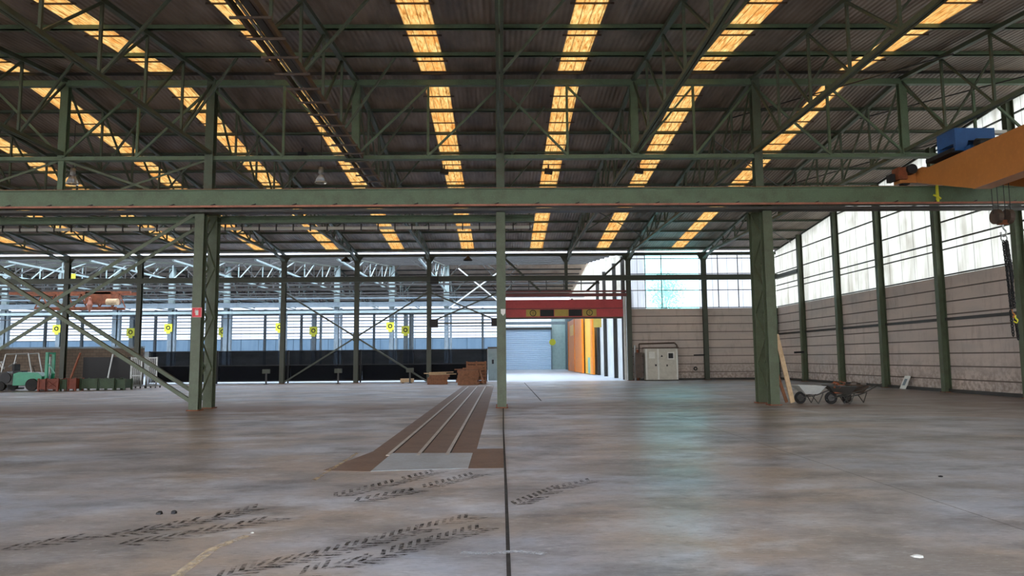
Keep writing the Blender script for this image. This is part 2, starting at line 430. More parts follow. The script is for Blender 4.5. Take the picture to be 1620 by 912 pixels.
# glazing of the rear wall on the right
def rear_win(n, x0, x1, mat, mull):
    w = struct(MB().box(x0, x1, YB+.05, YB+.07, 4.9, zr(YB-.01)-.02).build('window_%d' % n, mat))
    f = MB()
    for z in (4.99, 6.2, 7.35, 8.42): f.box(x0, x1, YB-.02, YB+.045, z-.025, z+.025)
    for x in mull: f.box(x-.025, x+.025, YB-.02, YB+.045, 4.97, 8.7)
    f.build('window_bar', 'dark_steel', w)
rear_win(21, 10.05, 13.75, 'teal_glass', (11.15,))
rear_win(22, 8.95, 10.04, 'glaze_x', (10.02,))
rear_win(23, 13.76, XW, 'glaze_x', (15.1, 16.5, 17.7))
# ------------------------------------------------------------------ skylights
def skylight(c, y0, y1, label, group):
    r = root('roof_skylight', (c, (y0+y1)/2, 0), label, 'skylight', group)
    o = (c, (y0+y1)/2, 0)
    z0, z1 = zr(y0), zr(y1)
    MB(o).prism([(y0,z0+.005),(y1,z1+.005),(y1,z1+.02),(y0,z0+.02)], c-SW/2, c+SW/2, 'x').build('amber_sheet', 'amber', r)
    n = int((y1-y0)/1.12)
    for k in range(n+1):
        y = y0 + (y1-y0)*k/n if y0 > YA else y1 - (y1-y0)*k/n
        if k % 2 == 1:
            MB(o).box(c-SW/2-.14, c+SW/2+.14, y-.02, y+.02, zr(y)-.055, zr(y)-.015).build('batten', 'brown_truss', r)
def skname(i):
    k = SKY.index(-2.25)
    d = i-k
    return ('nearest strip left of' if d == 0 else ORD[-d]+' strip left of') if d <= 0 else (ORD[d-1]+' strip right of')
for i, c in enumerate(SKY):
    pos = skname(i)
    if c > -22: skylight(c, -1.0, YA-GAP, 'amber skylight in the near roof slope, %s the centre column' % pos, 'amber skylights of the near slope')
    else: skylight(c, -1.0, YA-GAP, 'amber skylight in the near roof slope, %s the centre column' % pos, 'amber skylights of the near slope')
    skylight(c, YA+GAP, YB-.6, 'amber skylight beyond the ridge, %s the centre column' % pos, 'amber skylights of the rear slope')

# ------------------------------------------------------------------ purlins
def purlin(y, mat, x0=XL, x1=XW, h=.13, w=.07, far=False):
    z = zr(y)-.07
    m = MB((0,y,z)); m.box(x0, x1, y-w/2, y+w/2, z-h/2, z+h/2); m.box(x0, x1, y-w/2, y+w/2+.05, z-h/2, z-h/2+.012)
    return m.build('purlin', mat)
py = [YA-2.35*k for k in range(1, 10)]
for k, y in enumerate(py):
    leaf(purlin(y, 'green'), 'green steel purlin under the near roof slope, %s from the ridge' % ORD[k], 'purlin', 'purlins of the near slope')
for k in range(1, 12):
    y = YA+.5+2.15*k
    leaf(purlin(y, 'green_truss', h=.11, w=.06), 'dark green purlin under the rear roof slope, %s beyond the ridge' % ORD[k-1], 'purlin', 'purlins of the rear slope')

# ------------------------------------------------------------------ roof trusses (span along y, one thing each)
ZB = 8.64
nodes_f = [YA-2.27*k for k in range(0, 11)]      # 24 ... 1.3
nodes_r = [YA+2.27*k for k in range(0, 11)]      # 24 ... 46.7
def zbot(y): return ZB if y < 46.8 else ZB-(y-46.8)*.12
def build_truss(x):
    r = root('roof_truss', (x, YA, 0), 'green roof truss over %s' % nm(x), 'roof truss', 'lattice roof trusses of the main hall')
    o = (x, YA, 0); xm = 0
    mt = 'green_truss'
    def tz(y): return zr(y)-.19
    m = MB(o); m.bar((x,nodes_f[-1]-2.3,tz(nodes_f[-1]-2.3)), (x,YA,tz(YA)), .15, .13); m.bar((x,YA,tz(YA)), (x,YB-.1,tz(YB-.1)), .15, .13); m.build('top_chord', mt, r)
    ym = YA
    m = MB(o)
    for s in (-.05, .05): m.box(x+s-.035, x+s+.035, -.9, 46.8, ZB-.06, ZB+.06)
    for s in (-.05, .05): m.bar((x+s,46.8,ZB), (x+s,YB-.1,zbot(YB-.1)), .07, .12)
    m.build('bottom_chord', mt, r)
    for k, y in enumerate(nodes_f[1:]+nodes_r[1:]):
        if tz(y)-ZB > .12:
            MB(o).box(x-.035, x+.035, y-.035, y+.035, ZB, tz(y)).build('web_post', mt, r)
    for ns, sgn in ((nodes_f, 1), (nodes_r, -1)):
        for a, b in zip(ns, ns[1:]):     # diagonal: bottom at b (far from ridge), top at a (near ridge)
            if tz(b)-ZB > .1:
                MB(o).bar((x,b,ZB+.04), (x,a,tz(a)-.04), .06, .06).build('web_diagonal', mt, r)
    for k in (1, 3, 5, 7):
        for ns in (nodes_f, nodes_r):
            y = ns[k]
            if x+1.7 < XW:
                MB(o).bar((x+.05,y,ZB+.02), (x+1.68,y,zr(y)-.12), .075, .06).build('knee_brace', mt, r)
    return r
for x in TX: build_truss(x)

# ------------------------------------------------------------------ ridge girder in the plane of the column row
GZ = 11.12
posts = [-34.7,-29.65,-24.7,-19.8,-14.9,-9.9,-4.95,0.0,4.65,8.8,14.05,XW]
g = root('ridge_girder', (0, YA, 0), 'long green lattice girder across the hall on top of the column row', 'girder'); o = (0,YA,0)
MB(o).box(-36, XW, YA-.09, YA+.09, GZ-.1, GZ+.1).build('top_chord', 'green', g)
m = MB(o); m.box(-36, XW, YA-.06, YA+.06, ZB-.16-.07, ZB-.16+.07); m.box(-36, XW, YA-.13, YA+.13, ZB-.24, ZB-.22); m.build('bottom_chord', 'green', g)
zb2 = ZB-.12
supports = [-29.65,-19.8,-9.9,0.0,8.8]
for x in posts[:-1]:
    if x not in supports:
        MB(o).hcol(x, YA, zb2, GZ-.1, .26, .2).build('web_post', 'green', g)
for a, b in zip(posts, posts[1:]):
    c = (a+b)/2
    MB(o).box(c-.04, c+.04, YA-.04, YA+.04, zb2, GZ-.1).build('web_post', 'green', g)
    if a in supports or a == 14.05: pts = [((a,GZ-.14),(c,zb2)), ((c,GZ-.14),(b,zb2))]
    else: pts = [((b,GZ-.14),(c,zb2)), ((c,GZ-.14),(a,zb2))]
    for p, q in pts:
        MB(o).bar((p[0],YA-.05,p[1]), (q[0],YA-.05,q[1]), .07, .07, up=(0,1,0)).build('web_diagonal', 'green', g)

# ------------------------------------------------------------------ laced twin columns of the row
CY0, CY1 = 23.45, 24.55
def column(x, label):
    r = root('laced_column', (x, YA, 0), label, 'column', 'laced steel columns of the middle row'); o = (x,YA,0)
    f = MB(o).hcol(x, CY0, .03, 6.62, .3, .3).build('front_post', 'green_column', r)
    b = MB(o).hcol(x, CY1, .03, 6.62, .3, .3).build('rear_post', 'green_column', r)
    MB(o).hcol(x, YA, 6.62, GZ+.1, .28, .3).build('upper_post', 'green_truss', r)
    MB(o).box(x-.16, x+.16, CY0, CY1, 6.56, 6.66).build('head_plate', 'green_column', r)
    m = MB(o)
    for yy in (CY0, CY1): m.box(x-.2, x+.2, yy-.2, yy+.2, 0, .03)
    m.build('base_plate', 'rust', r)
    n = 7
    for k in range(n):
        z0 = .5+k*.85; z1 = z0+.85
        for s in (-.12, .12):
            a, c = ((CY0+.14, CY1-.14) if k % 2 == 0 else (CY1-.14, CY0+.14))
            MB(o).bar((x+s,a,z0), (x+s,c,z1), .012, .05, up=(1,0,0)).build('lacing_bar', 'green_column', r)
    return r
column(-29.65, 'green laced steel column at the outermost left, out beyond the cross bracing')
column(-19.8, 'green laced steel column at the left end of the cross braced bay')
cl = column(-9.9, 'twin green laced column with the red sign, at the foot of the cross bracing')
column(0.0, 'green steel column in the middle standing at the end of the dark floor joint')
column(8.88, 'twin green laced column with planks leaning on it beside the wheelbarrows')
for x in (-14.9, -24.7):
    o = (x,YA,0)
    leaf(MB(o).hcol(x, YA, 7.2, ZB-.2, .18, .16).build('hanger_post', 'green'), 'short green post under the girder, on %s' % nm(x), 'steel post')

# bracing between girder and runway, left part
def xbrace(x0, z0, x1, z1, y, nme, label, w=.08, mat='green_column', group=None, plate=False):
    r = root(nme, ((x0+x1)/2, y, 0), label, 'bracing', group); o = ((x0+x1)/2, y, 0)
    MB(o).angle((x0,y-.02,z0), (x1,y-.02,z1), w).build('brace_bar', mat, r)
    MB(o).angle((x0,y+.02,z1), (x1,y+.02,z0), w).build('brace_bar', mat, r)
    if plate: MB(o).box((x0+x1)/2-.22, (x0+x1)/2+.22, y-.03, y+.03, (z0+z1)/2-.25, (z0+z1)/2+.25).build('gusset_plate', mat, r)
    return r
for a, b in ((-14.9,-9.9), (-19.8,-14.9)):
    xbrace(a+.1, 8.4, b-.15, 6.75, YA, 'cross_brace', 'green cross brace above the runway, left of %s' % nm(b), .07)
xbrace(-19.7, .3, -10.05, 6.45, CY0, 'cross_brace', 'long green cross bracing, near side of the left bay', .11)
xbrace(-19.7, .3, -10.05, 6.45, CY1, 'cross_brace', 'long green cross bracing, far side of the left bay', .11)

# ------------------------------------------------------------------ crane runway beams
r = root('runway_beam', (0, 23.3, 0), 'large green crane runway beam crossing the whole view on the column row', 'runway beam'); o = (0,23.3,0)
m = MB(o); m.box(-36, XW, 23.15, 23.45, 6.64, 7.15); m.box(-36, XW, 23.08, 23.52, 7.15, 7.18); m.box(-36, XW, 23.08, 23.52, 6.61, 6.64); m.build('web_and_flanges', 'green', r)
MB(o).box(-36, XW, 23.26, 23.34, 7.18, 7.24).build('crane_rail', 'rust', r)
r = root('conductor_line', (0, 23.0, 0), 'copper coloured conductor pipe hung under the green runway beam', 'conductor'); o = (0,23.0,0)
MB(o).box(-36, XW, 22.96, 23.04, 6.56, 6.62).build('conductor_bar', 'copper', r)
MB(o).box(-36, XW, 23.04, 23.5, 6.42, 6.5).build('beam_shadow_strip', 'dark_steel', r)  # second box: dark strip standing in for the shadow under the runway beam
k = -20.0
while k < XW:
    MB(o).bar((k,23.0,6.62), (k+.14,23.05,6.68), .05, .03).build('hanger', 'black', r); k += 1.32
r = root('runway_beam', (0, 24.7, 0), 'paler green rear runway beam ending right of the centre column', 'runway beam'); o = (0,24.7,0)
MB(o).ibeam_x(-36, 1.18, 24.72, 6.36, 6.6, .22).build('beam', 'green', r)
r = root('conductor_rail', (0, 26, 0), 'thin white conductor rail hung on clips behind the rear runway beam', 'conductor rail'); o = (0,26,0)
MB(o).box(-36, 1.15, 25.96, 26.04, 6.36, 6.46).build('rail', 'white', r)
k = -20.0
while k < 1.1:
    MB(o).box(k-.02, k+.02, 25.93, 26.0, 6.3, 6.62).build('clip', 'dark_steel', r); k += .62
leaf(MB((0,-.6,7)).box(-36, XW, -.75, -.45, 6.6, 7.18).build('runway_beam', 'green'), 'green runway beam overhead behind the viewer carrying the near crane end', 'runway beam')

# ------------------------------------------------------------------ rear column row
def bcol(x, z0, z1, label, w=.3):
    o = (x,YB,0)
    r = root('steel_column', (x,YB,0), label, 'column', 'olive columns of the rear row')
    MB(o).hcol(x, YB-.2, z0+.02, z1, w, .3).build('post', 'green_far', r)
    if z0 == 0: MB(o).box(x-.22, x+.22, YB-.42, YB-.03, 0, .02).build('base_plate', 'rust', r)
    MB(o).prism([(x-.5,8.75),(x+.5,8.75),(x+.15,8.2),(x-.15,8.2)], YB-.22, YB-.18).build('head_gusset', 'green_far', r)
    return r
blab = {-34.7:'behind the forklift at the far left', -29.65:'right of the forklift, behind the orange crates', -24.7:'beside the left end of the black netting',
        -19.8:'behind the left twin column', -14.9:'left end of the wide cross brace', -9.9:'through the centre plate of the wide cross brace',
        -4.95:'behind the low pile of pallets', 0.0:'hidden close behind the centre column', 8.8:'at the right jamb of the red door',
        14.05:'between the two rear wall windows, right of the cabinet'}
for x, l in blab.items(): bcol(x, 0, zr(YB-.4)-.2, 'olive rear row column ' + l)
bcol(4.5, 6.2, zr(YB-.4)-.2, 'short olive post above the red door header', .2)
r = root('runway_beam', (0,YB-.5,0), 'olive green runway beam along the rear column row', 'runway beam'); o = (0,YB-.5,0)
MB(o).ibeam_x(-36, XW-.02, YB-.5, 6.86, 7.22, .28).build('beam', 'green_far', r)
r = root('eaves_beam', (0,YB-.2,0), 'dark eaves beam on top of the rear column row', 'beam'); o = (0,YB-.2,0)
MB(o).box(-36, XW, YB-.3, YB-.1, 8.62, 8.82).build('beam', 'green_far', r)
xbrace(-14.7, .1, -5.1, 6.1, YB-.3, 'cross_brace', 'wide dark cross brace between rear columns with a plate at its centre', .1, 'green_far', plate=True)
xbrace(-4.8, 4.1, -.15, 6.1, YB-.3, 'cross_brace', 'small dark cross brace between rear columns left of the red door', .09, 'green_far')
leaf(MB((-2.5,YB-.3,4)).box(-4.8, -.1, YB-.36, YB-.26, 3.96, 4.06).build('brace_strut', 'green_far'), 'horizontal dark strut below the small cross brace', 'strut')
for x, z in ((-4.6,4.0),(-.4,4.05),(-4.55,6.95)):
    leaf(MB((x,YB-.5,z)).box(x-.28, x+.28, YB-.6, YB-.28, z-.28, z+.28).build('junction_box', 'black'), 'black box on the small cross brace, %s' % {-4.6:'at its lower left end',-.4:'at its lower right end',-4.55:'under the runway beam above it'}[x], 'junction box')
# portal header above the red door
leaf(MB((2.5,YB-.2,7.5)).angle((.15,YB-.3,8.55), (2.7,YB-.3,6.15), .14).build('portal_brace', 'green_far'), 'sloping olive brace above the left end of the red door', 'brace')
leaf(MB((7.5,YB-.2,7.5)).angle((8.6,YB-.3,8.55), (5.9,YB-.3,6.15), .14).build('portal_brace', 'green_far'), 'sloping olive brace above the right end of the red door', 'brace')
r = root('door_header', (4.3,YB-.2,0), 'brown steel header with hangers across the top of the red door', 'header'); o = (4.3,YB-.2,0)
MB(o).box(.12, 8.65, YB-.3, YB-.05, 6.1, 6.2).build('upper_rail', 'dark_red', r)
MB(o).box(.12, 8.65, YB-.32, YB-.0, 5.8, 6.0).build('lower_rail', 'dark_red', r)
for k in range(7):
    x = .7+k*1.2; MB(o).box(x-.03, x+.03, YB-.5, YB-.44, 6.2, 6.86).build('hanger', 'dark_steel', r)

# ------------------------------------------------------------------ red door curtain, half raised
r = root('door_curtain', (4.3,YB+.3,0), 'half raised red folding door curtain with yellow and black squares', 'door curtain'); o = (4.3,YB+.3,0)
y = YB+.3
MB(o).box(.15, 8.45, y-.02, y+.12, 4.98, 5.62).build('upper_fold', 'red', r)
f2 = MB(o).box(.15, 8.45, y-.1, y+.05, 4.36, 5.0).build('lower_fold', 'red', r)
MB(o).box(.15, 8.45, y-.14, y+.0, 4.97, 5.02).build('fold_bar', 'dark_red', r)
MB(o).box(.15, 8.45, y-.12, y+.08, 4.28, 4.4).build('bottom_rail', 'brown_truss', r)
for x0, x1, mt in ((1.72,2.68,'ochre'),(2.7,3.64,'black'),(3.68,4.66,'yellow'),(4.68,5.6,'black'),(5.64,6.6,'ochre')):
    q = MB(o).box(x0, x1, y-.115, y-.1, 4.46, 4.93).build('square_patch', mt if mt != 'yellow' else 'ochre', r)
    if mt == 'ochre':
        c = (x0+x1)/2
        e = MB(o); e.torus((c,y-.12,4.695), .2, .025, 'y')
        e.bar((c-.09,y-.125,4.76),(c+.07,y-.125,4.80),.012,.04,up=(0,1,0)); e.bar((c-.09,y-.125,4.70),(c+.1,y-.125,4.70),.012,.035,up=(0,1,0))
        e.bar((c-.06,y-.125,4.60),(c+.09,y-.125,4.63),.012,.04,up=(0,1,0)); e.bar((c,y-.125,4.58),(c,y-.125,4.82),.012,.04,up=(0,1,0))
        e.build('round_emblem', 'black', q)
r = root('door_post', (8.55,YB+.3,0), 'white guide post at the right end of the red door', 'door post'); MB((8.55,YB+.3,0)).hcol(8.58, YB+.3, 0, 6.0, .16, .2).build('guide', 'white', r)

# ------------------------------------------------------------------ black netting screen
sx = [-24.4, -19.7, -14.8, -9.8, -5.0, -1.0]
sl = ['left of the left twin column', 'just right of the left twin column', 'left half of the wide cross brace', 'right half of the wide cross brace', 'behind the pallet piles']
for i, (a, b) in enumerate(zip(sx, sx[1:])):
    c = (a+b)/2; Y = YB+.9; o = (c,Y,0)
    r = root('netting_screen', o, 'black shade netting screen panel at the rear columns, ' + sl[i], 'screen', 'black netting screens')
    m = MB(o)
    n = 24
    for k in range(n):   # slightly wavy cloth with real thickness
        x0 = a+.05+(b-a-.1)*k/n; x1 = a+.05+(b-a-.1)*(k+1)/n
        y0 = Y+.03*sin(k*1.3); y1 = Y+.03*sin((k+1)*1.3)
        m.quad((x0,y0,.14),(x1,y1,.14),(x1,y1,2.24),(x0,y0,2.24))
    m.build('netting', 'net', r)
    MB(o).box(a, b, Y-.06, Y-.03, 2.2, 2.26).build('top_rail', 'black', r)
    MB(o).box(a, b, Y-.06, Y-.03, 1.22, 1.28).build('middle_rail', 'black', r)
    MB(o).box(a, b, Y-.06, Y-.03, .12, .2).build('bottom_rail', 'black', r)
    for x in (a+.02, b-.02): MB(o).box(x-.03, x+.03, Y-.07, Y-.02, 0, 2.28).build('post', 'black', r)
    MB(o).box(a+.1, b-.1, Y+.25, Y+.9, .12, 1.2).build('lower_backing', 'rubber', r)
    if i in (0,): pass
for x in (-15.6, -10.85, -6.1):
    o = (x, 47.9, 0)
    r = root('stand_box', o, 'small grey box on a post before the netting, ' + {-15.6:'left of the wide cross brace', -10.85:'left of the brace plate', -6.1:'by the brace foot beside the pallets'}[x], 'switch box')
    MB(o).box(x-.05, x+.05, 47.87, 47.93, 0, .75).build('post', 'dark_steel', r)
    MB(o).box(x-.24, x+.24, 47.8, 47.98, .72, 1.0).build('box', 'green_far', r)
    MB(o).box(x-.14, x+.14, 47.8, 48.0, 0, .03).build('foot', 'dark_steel', r)
# pale cabinet at the end of the screen
r = root('control_cabinet', (-.55,52,0), 'pale blue narrow control cabinet just left of the centre column', 'cabinet'); o = (-.55,52,0)
MB(o).box(-.98, -.28, 51.8, 52.3, 0, 2.3).build('body', 'pale_steel', r)
d = MB(o).box(-.92, -.34, 51.77, 51.8, .55, 2.1).build('door', 'pale_steel', r)
MB(o).box(-.7, -.56, 51.74, 51.77, 1.2, 1.5).build('handle', 'black', d)
MB(o).box(-1.0, -.26, 51.76, 52.3, 2.3, 2.42).build('cap', 'brown_truss', r)

# ------------------------------------------------------------------ far hall
struct(roof_strip(-76, 9.2, YB+.001, 52.2, 'glaze_roof')); struct(roof_strip(-76, 9.2, 52.2, 73.2, 'glaze_roof'))
struct(roof_strip(-76, 9.2, 73.2, 74.29, 'roof_far')); struct(roof_strip(-76, 9.2, 74.3, 92, 'roof_far')); struct(roof_strip(-76, -.5, 92, YF-.01, 'roof_far')); struct(roof_strip(-.5, 9.2, 92, YF-.01, 'glaze_roof'))  # last glazed strip added to bring more daylight to the shutter end
XR = 8.85
def far_x(k): return .0-5.69*k
# far wall with roller door opening x .3 to 6.9
struct(MB().box(-76, .2, YF, YF+.2, 0, 2.9).build('wall_far', 'pale_panel'))
struct(MB().box(6.95, 9.2, YF, YF+.2, 0, 8.8).build('wall_far', 'pale_steel'))
struct(MB().box(.2, 6.95, YF, YF+.2, 5.55, 6.0).build('wall_far', 'white_wall'))
struct(MB().box(-76, .2, YF+.05, YF+.08, 2.9, 4.45).build('window_31', 'glaze_blue'))
w = struct(MB().box(-76, .2, YF+.05, YF+.08, 4.45, 8.9).build('window_32', 'glaze_far'))
f = MB()
for z, h in ((4.45,.1),(4.85,.06),(5.25,.14),(5.7,.07),(6.1,.16),(6.55,.08),(6.95,.14),(7.4,.08),(7.8,.14),(8.2,.1)): f.box(-76, .2, YF-.06, YF+.02, z-h/2, z+h/2)
f.build('window_bar', 'blue_grey', w)
struct(MB().box(.2, 6.95, YF+.05, YF+.08, 6.0, 8.9).build('window_33', 'glaze_far'))
struct(MB().box(-76.2, -76, YB, YF, 0, 4).build('wall_far_left', 'pale_panel'))
struct(MB().prism([(YB,4),(YF,4),(YF,8.9),(74.3,11.3),(YB,8.9)], -76.1, -76.06, 'x').build('window_34', 'glaze'))
# roller shutter
r = root('roller_shutter', (3.6,YF-.1,0), 'large closed pale blue roller shutter at the end of the far hall', 'roller shutter'); o = (3.6,YF-.1,0)
m = MB(o)
for k in range(20):
    z = k*.277; m.prism([(YF-.12,z),(YF-.2,z+.04),(YF-.2,z+.21),(YF-.12,z+.27)], .3, 6.85, 'x')
m.box(.3, 6.85, YF-.12, YF-.08, 0, 5.5)
m.build('slat_curtain', 'shutter', r)
MB(o).box(.15, 7.0, YF-.45, YF-.02, 5.5, 5.8).build('shutter_box', 'dark_steel', r)
MB(o).box(.15, .3, YF-.3, YF-.02, 0, 5.5).build('guide_rail', 'blue_grey', r); MB(o).box(6.85, 7.0, YF-.3, YF-.02, 0, 5.5).build('guide_rail', 'blue_grey', r)
leaf(MB((2,97,6)).box(-1, 8.7, 96.9, 97.1, 6.1, 6.5).build('beam', 'blue_grey'), 'grey steel beam above the far roller shutter', 'beam')
# right wall of the far hall: white panels, orange and yellow door leaves, teal panels
struct(MB().box(XR+.1, XR+.3, YB+.2, 65, 0, 6.3).build('wall_far_right', 'white_wall'))
struct(MB().box(XR+.1, XR+.3, 65, 88, 0, 6.3).build('wall_far_right', 'white_wall'))
struct(MB().box(XR+.1, XR+.3, 88, YF, 0, 6.3).build('wall_far_right', 'teal'))
w = struct(MB().prism([(YB+.2,6.3),(YF,6.3),(YF,8.9),(74.3,11.3),(YB+.2,8.9)], XR+.18, XR+.21, 'x').build('window_35', 'glaze'))
for y, l in ((51.2,'nearest to the red door'),(55.2,'second beyond the red door'),(60.6,'third beyond the red door'),(64.9,'at the near edge of the yellow leaf'),(88.4,'at the far edge of the orange leaf'),(91.3,'first among the teal panels'),(94.2,'second among the teal panels'),(97.0,'nearest the shutter')):
    leaf(MB((XR,y,0)).hcolx(XR-.06, y, 0, 8.9, .26, .26).build('wall_column', 'dark_steel' if y < 70 else 'blue_grey'), 'dark column of the far hall right wall, ' + l, 'column')
r = root('sliding_door_leaf', (XR-.1,69.5,0), 'bright yellow sliding door leaf on the far hall right wall', 'door leaf'); o = (XR-.1,69.5,0)
MB(o).box(XR-.5, XR-.38, 65.6, 71.5, .05, 5.7).build('panel', 'yellow_door', r)
MB(o).box(XR-.56, XR-.34, 65.3, 66.6, .05, 5.75).build('edge_frame', 'orange_door', r)
MB(o).box(XR-.54, XR-.5, 67.6, 69.0, .1, 1.6).build('teal_patch', 'teal', r)
r = root('sliding_door_leaf', (XR-.3,79,0), 'orange sliding door leaf beyond the yellow one', 'door leaf'); o = (XR-.3,79,0)
m = MB(o); m.box(XR-.75, XR-.63, 71.5, 86.5, .05, 5.9)
m.build('panel', 'orange_door', r)
MB(o).box(XR-.78, XR-.75, 80.0, 84.0, 4.1, 5.3).build('upper_pane', 'yellow_door', r)
for y in (71.7, 79.2, 86.3): MB(o).box(XR-.82, XR-.62, y-.15, y+.15, .05, 5.95).build('stile', 'orange_door', r)
leaf(MB((8.5,62,4.9)).box(8.0, 8.7, 61.96, 62.0, 4.2, 4.95).build('sign_plate', 'ochre'), 'square ochre sign plate below the right end of the red door', 'sign')
leaf(MB((7,92,4)).cyl((6.55,91.9,3.6), (6.55,91.96,3.6), .42, 16).build('sign_plate', 'yellow'), 'round yellow sign at the right edge of the far shutter', 'sign')

# far hall columns, trusses
def sign(o_x, y, z, parent_label, s=.8):
    r = root('column_sign', (o_x, y, z), parent_label, 'sign', 'yellow signs on the far hall columns'); o = (o_x,y,z)
    MB(o).box(o_x-s/2, o_x+s/2, y-.03, y, z-s/2, z+s/2).build('plate', 'yellow', r)
    e = MB(o); e.torus((o_x,y-.04,z), s*.22, s*.06, 'y', 14, 6); e.build('ring_mark', 'black', r)
    MB(o).box(o_x-s/4, o_x+s/4, y-.03, y, z-s*.75, z-s/2).build('lower_plate', 'yellow', r)
for k in range(-1+1, 13):
    x = far_x(k)
    if k == 0: continue
    o = (x,74.3,0)
    r = root('far_column', o, 'pale blue far hall column, %s line left of the shutter' % ORD[k-1] if k > 0 else '', 'column', 'far hall columns')
    MB(o).hcol(x, 74.3, 0, 6.9, .42, .5).build('lower_shaft', 'blue_grey', r)
    MB(o).hcol(x, 74.3, 6.9, zr(74.2)-.1, .55, .4).build('upper_shaft', 'pale_steel', r)
    MB(o).box(x+.35, x+.55, 74.1, 74.5, 0, 6.9).build('side_shaft', 'blue_grey', r)
    if k % 2 == 0 or k == 0:
        sign(x-.1, 74.0, 5.0, 'yellow ring sign on the far column, %s line left of the shutter' % ORD[k-1])
for k, x in enumerate((-11.6, -22.7, -33.6, -44.6)):
    o = (x,87,0)
    r = root('far_column', o, 'slim blue grey column near the far glazed wall, %s from the shutter' % ORD[k], 'column', 'slim far columns')
    MB(o).hcol(x, 87, 0, 7.0, .5, .4).build('shaft', 'blue_grey', r)
    MB(o).box(x+.7, x+.95, 86.9, 87.1, 0, 7.0).build('side_shaft', 'blue_grey', r)
    sign(x, 86.7, 5.1, 'yellow sign on a slim far column, %s from the shutter' % ORD[k], .95)
# intermediate posts on the far wall
for k in range(13):
    x = -2.6-5.0*k
    leaf(MB((x,YF,0)).hcol(x, YF-.3, 0, 8.6, .3, .3).build('wall_post', 'blue_grey'), 'slim post against the far glazed wall', 'post', 'posts of the far glazed wall')
for y, z0, z1, mt, l in ((74.3-.5,7.0,7.5,'blue_grey','pale blue runway beam along the far hall column row'),(86.5,7.0,7.4,'blue_grey','pale blue beam on the slim far columns'),
                         (62.0,8.0,8.15,'dark_steel','thin dark pipe across the far hall'),(66.0,7.4,7.52,'dark_steel','thin lower pipe across the far hall'),(74.3,9.6,9.8,'white','bright white strip lamp trunking across the far hall'),
 (73.2,8.3,8.42,'dark_steel','dark service pipe high along the far hall columns'),(73.4,7.8,7.95,'blue_grey','pale service pipe along the far hall columns'),(73.6,6.35,6.6,'pale_steel','pale cable tray along the far hall columns'),(73.5,5.85,5.93,'dark_steel','thin dark cable below the pale cable tray'),(80.0,6.6,6.7,'dark_steel','thin dark pipe behind the far hall columns'),(90.0,7.6,7.9,'blue_grey','blue grey beam near the far glazed wall')):
    x0 = -76 if mt != 'white' else -.5
    leaf(MB((0,y,z0)).box(x0, 8.6, y-.12, y+.12, z0, z1).build('cross_beam', mt), l, 'beam')
def far_truss_proto(x):
    r = root('far_truss', (x,74.3,0), 'x', 'roof truss', 'pale roof trusses of the far hall'); o = (x,74.3,0)
    tz = lambda y: zr(y)-.2
    m = MB(o); m.bar((x,YB+.3,tz(YB+.3)), (x,74.3,tz(74.3)), .14, .12); m.bar((x,74.3,tz(74.3)), (x,YF-.2,tz(YF-.2)), .14, .12); m.build('top_chord', 'green_far', r)
    MB(o).box(x-.07, x+.07, YB+.3, YF-.3, 8.5, 8.62).build('bottom_chord', 'pale_steel', r)
    ns = [74.3+3.1*k for k in range(-7, 8)]
    for i, y in enumerate(ns):
        if abs(i-7) > 0 and tz(y)-8.6 > .2: MB(o).box(x-.035, x+.035, y-.035, y+.035, 8.6, tz(y)).build('web_post', 'pale_steel' if i % 2 else 'dark_steel', r)
    for i in range(len(ns)-1):
        a, b = (ns[i], ns[i+1]) if i < 7 else (ns[i+1], ns[i])
        MB(o).bar((x,a,8.6), (x,b,tz(b)-.05), .07, .07).build('web_diagonal', 'pale_steel' if i % 2 else 'dark_steel', r)
    for y in (58.8, 68.1, 80.5): 
        MB(o).bar((x,y,8.6), (x+1.9,y,zr(y)-.1), .08, .06).build('knee_brace', 'dark_steel' if y < 80 else 'pale_steel', r)
        MB(o).bar((x,y,8.6), (x-1.9,y,zr(y)-.1), .1, .07).build('knee_brace', 'dark_steel', r)
    return r
p = far_truss_proto(0.0); p['label'] = 'far hall roof truss nearest above the shutter passage'
for k in range(1, 13):
    dup(p, (far_x(k),74.3,0), 'far hall roof truss, %s to the left of the shutter passage' % ORD[k-1])
for k in range(10):
    y = 76.6+2.35*k
    leaf(purlin(y, 'dark_steel', -76, 8.7, .14, .08), 'dark purlin under the brown far hall roof, %s beyond its ridge' % ORD[k], 'purlin', 'purlins of the far hall')
for k in range(9):
    y = 51.5+2.6*k
    leaf(purlin(y, 'dark_steel', -76, 8.7, .12, .07), 'dark purlin under the bright glazed far roof, %s from the rear columns' % ORD[k], 'purlin', 'purlins of the glazed far roof')
# crossed white braces in the far hall seen between the rear columns
for (xa, za, xb, zb_, y, l) in ((-3.6,9.2,.2,6.0,60,'falling to the right'), (.2,9.2,-4.2,6.0,60.3,'falling to the left')):
    leaf(MB((xa,y,za)).bar((xa,y,za), (xb,y,zb_), .12, .1).build('far_brace', 'white'), 'white diagonal brace in the far hall left of the centre column, ' + l, 'brace')
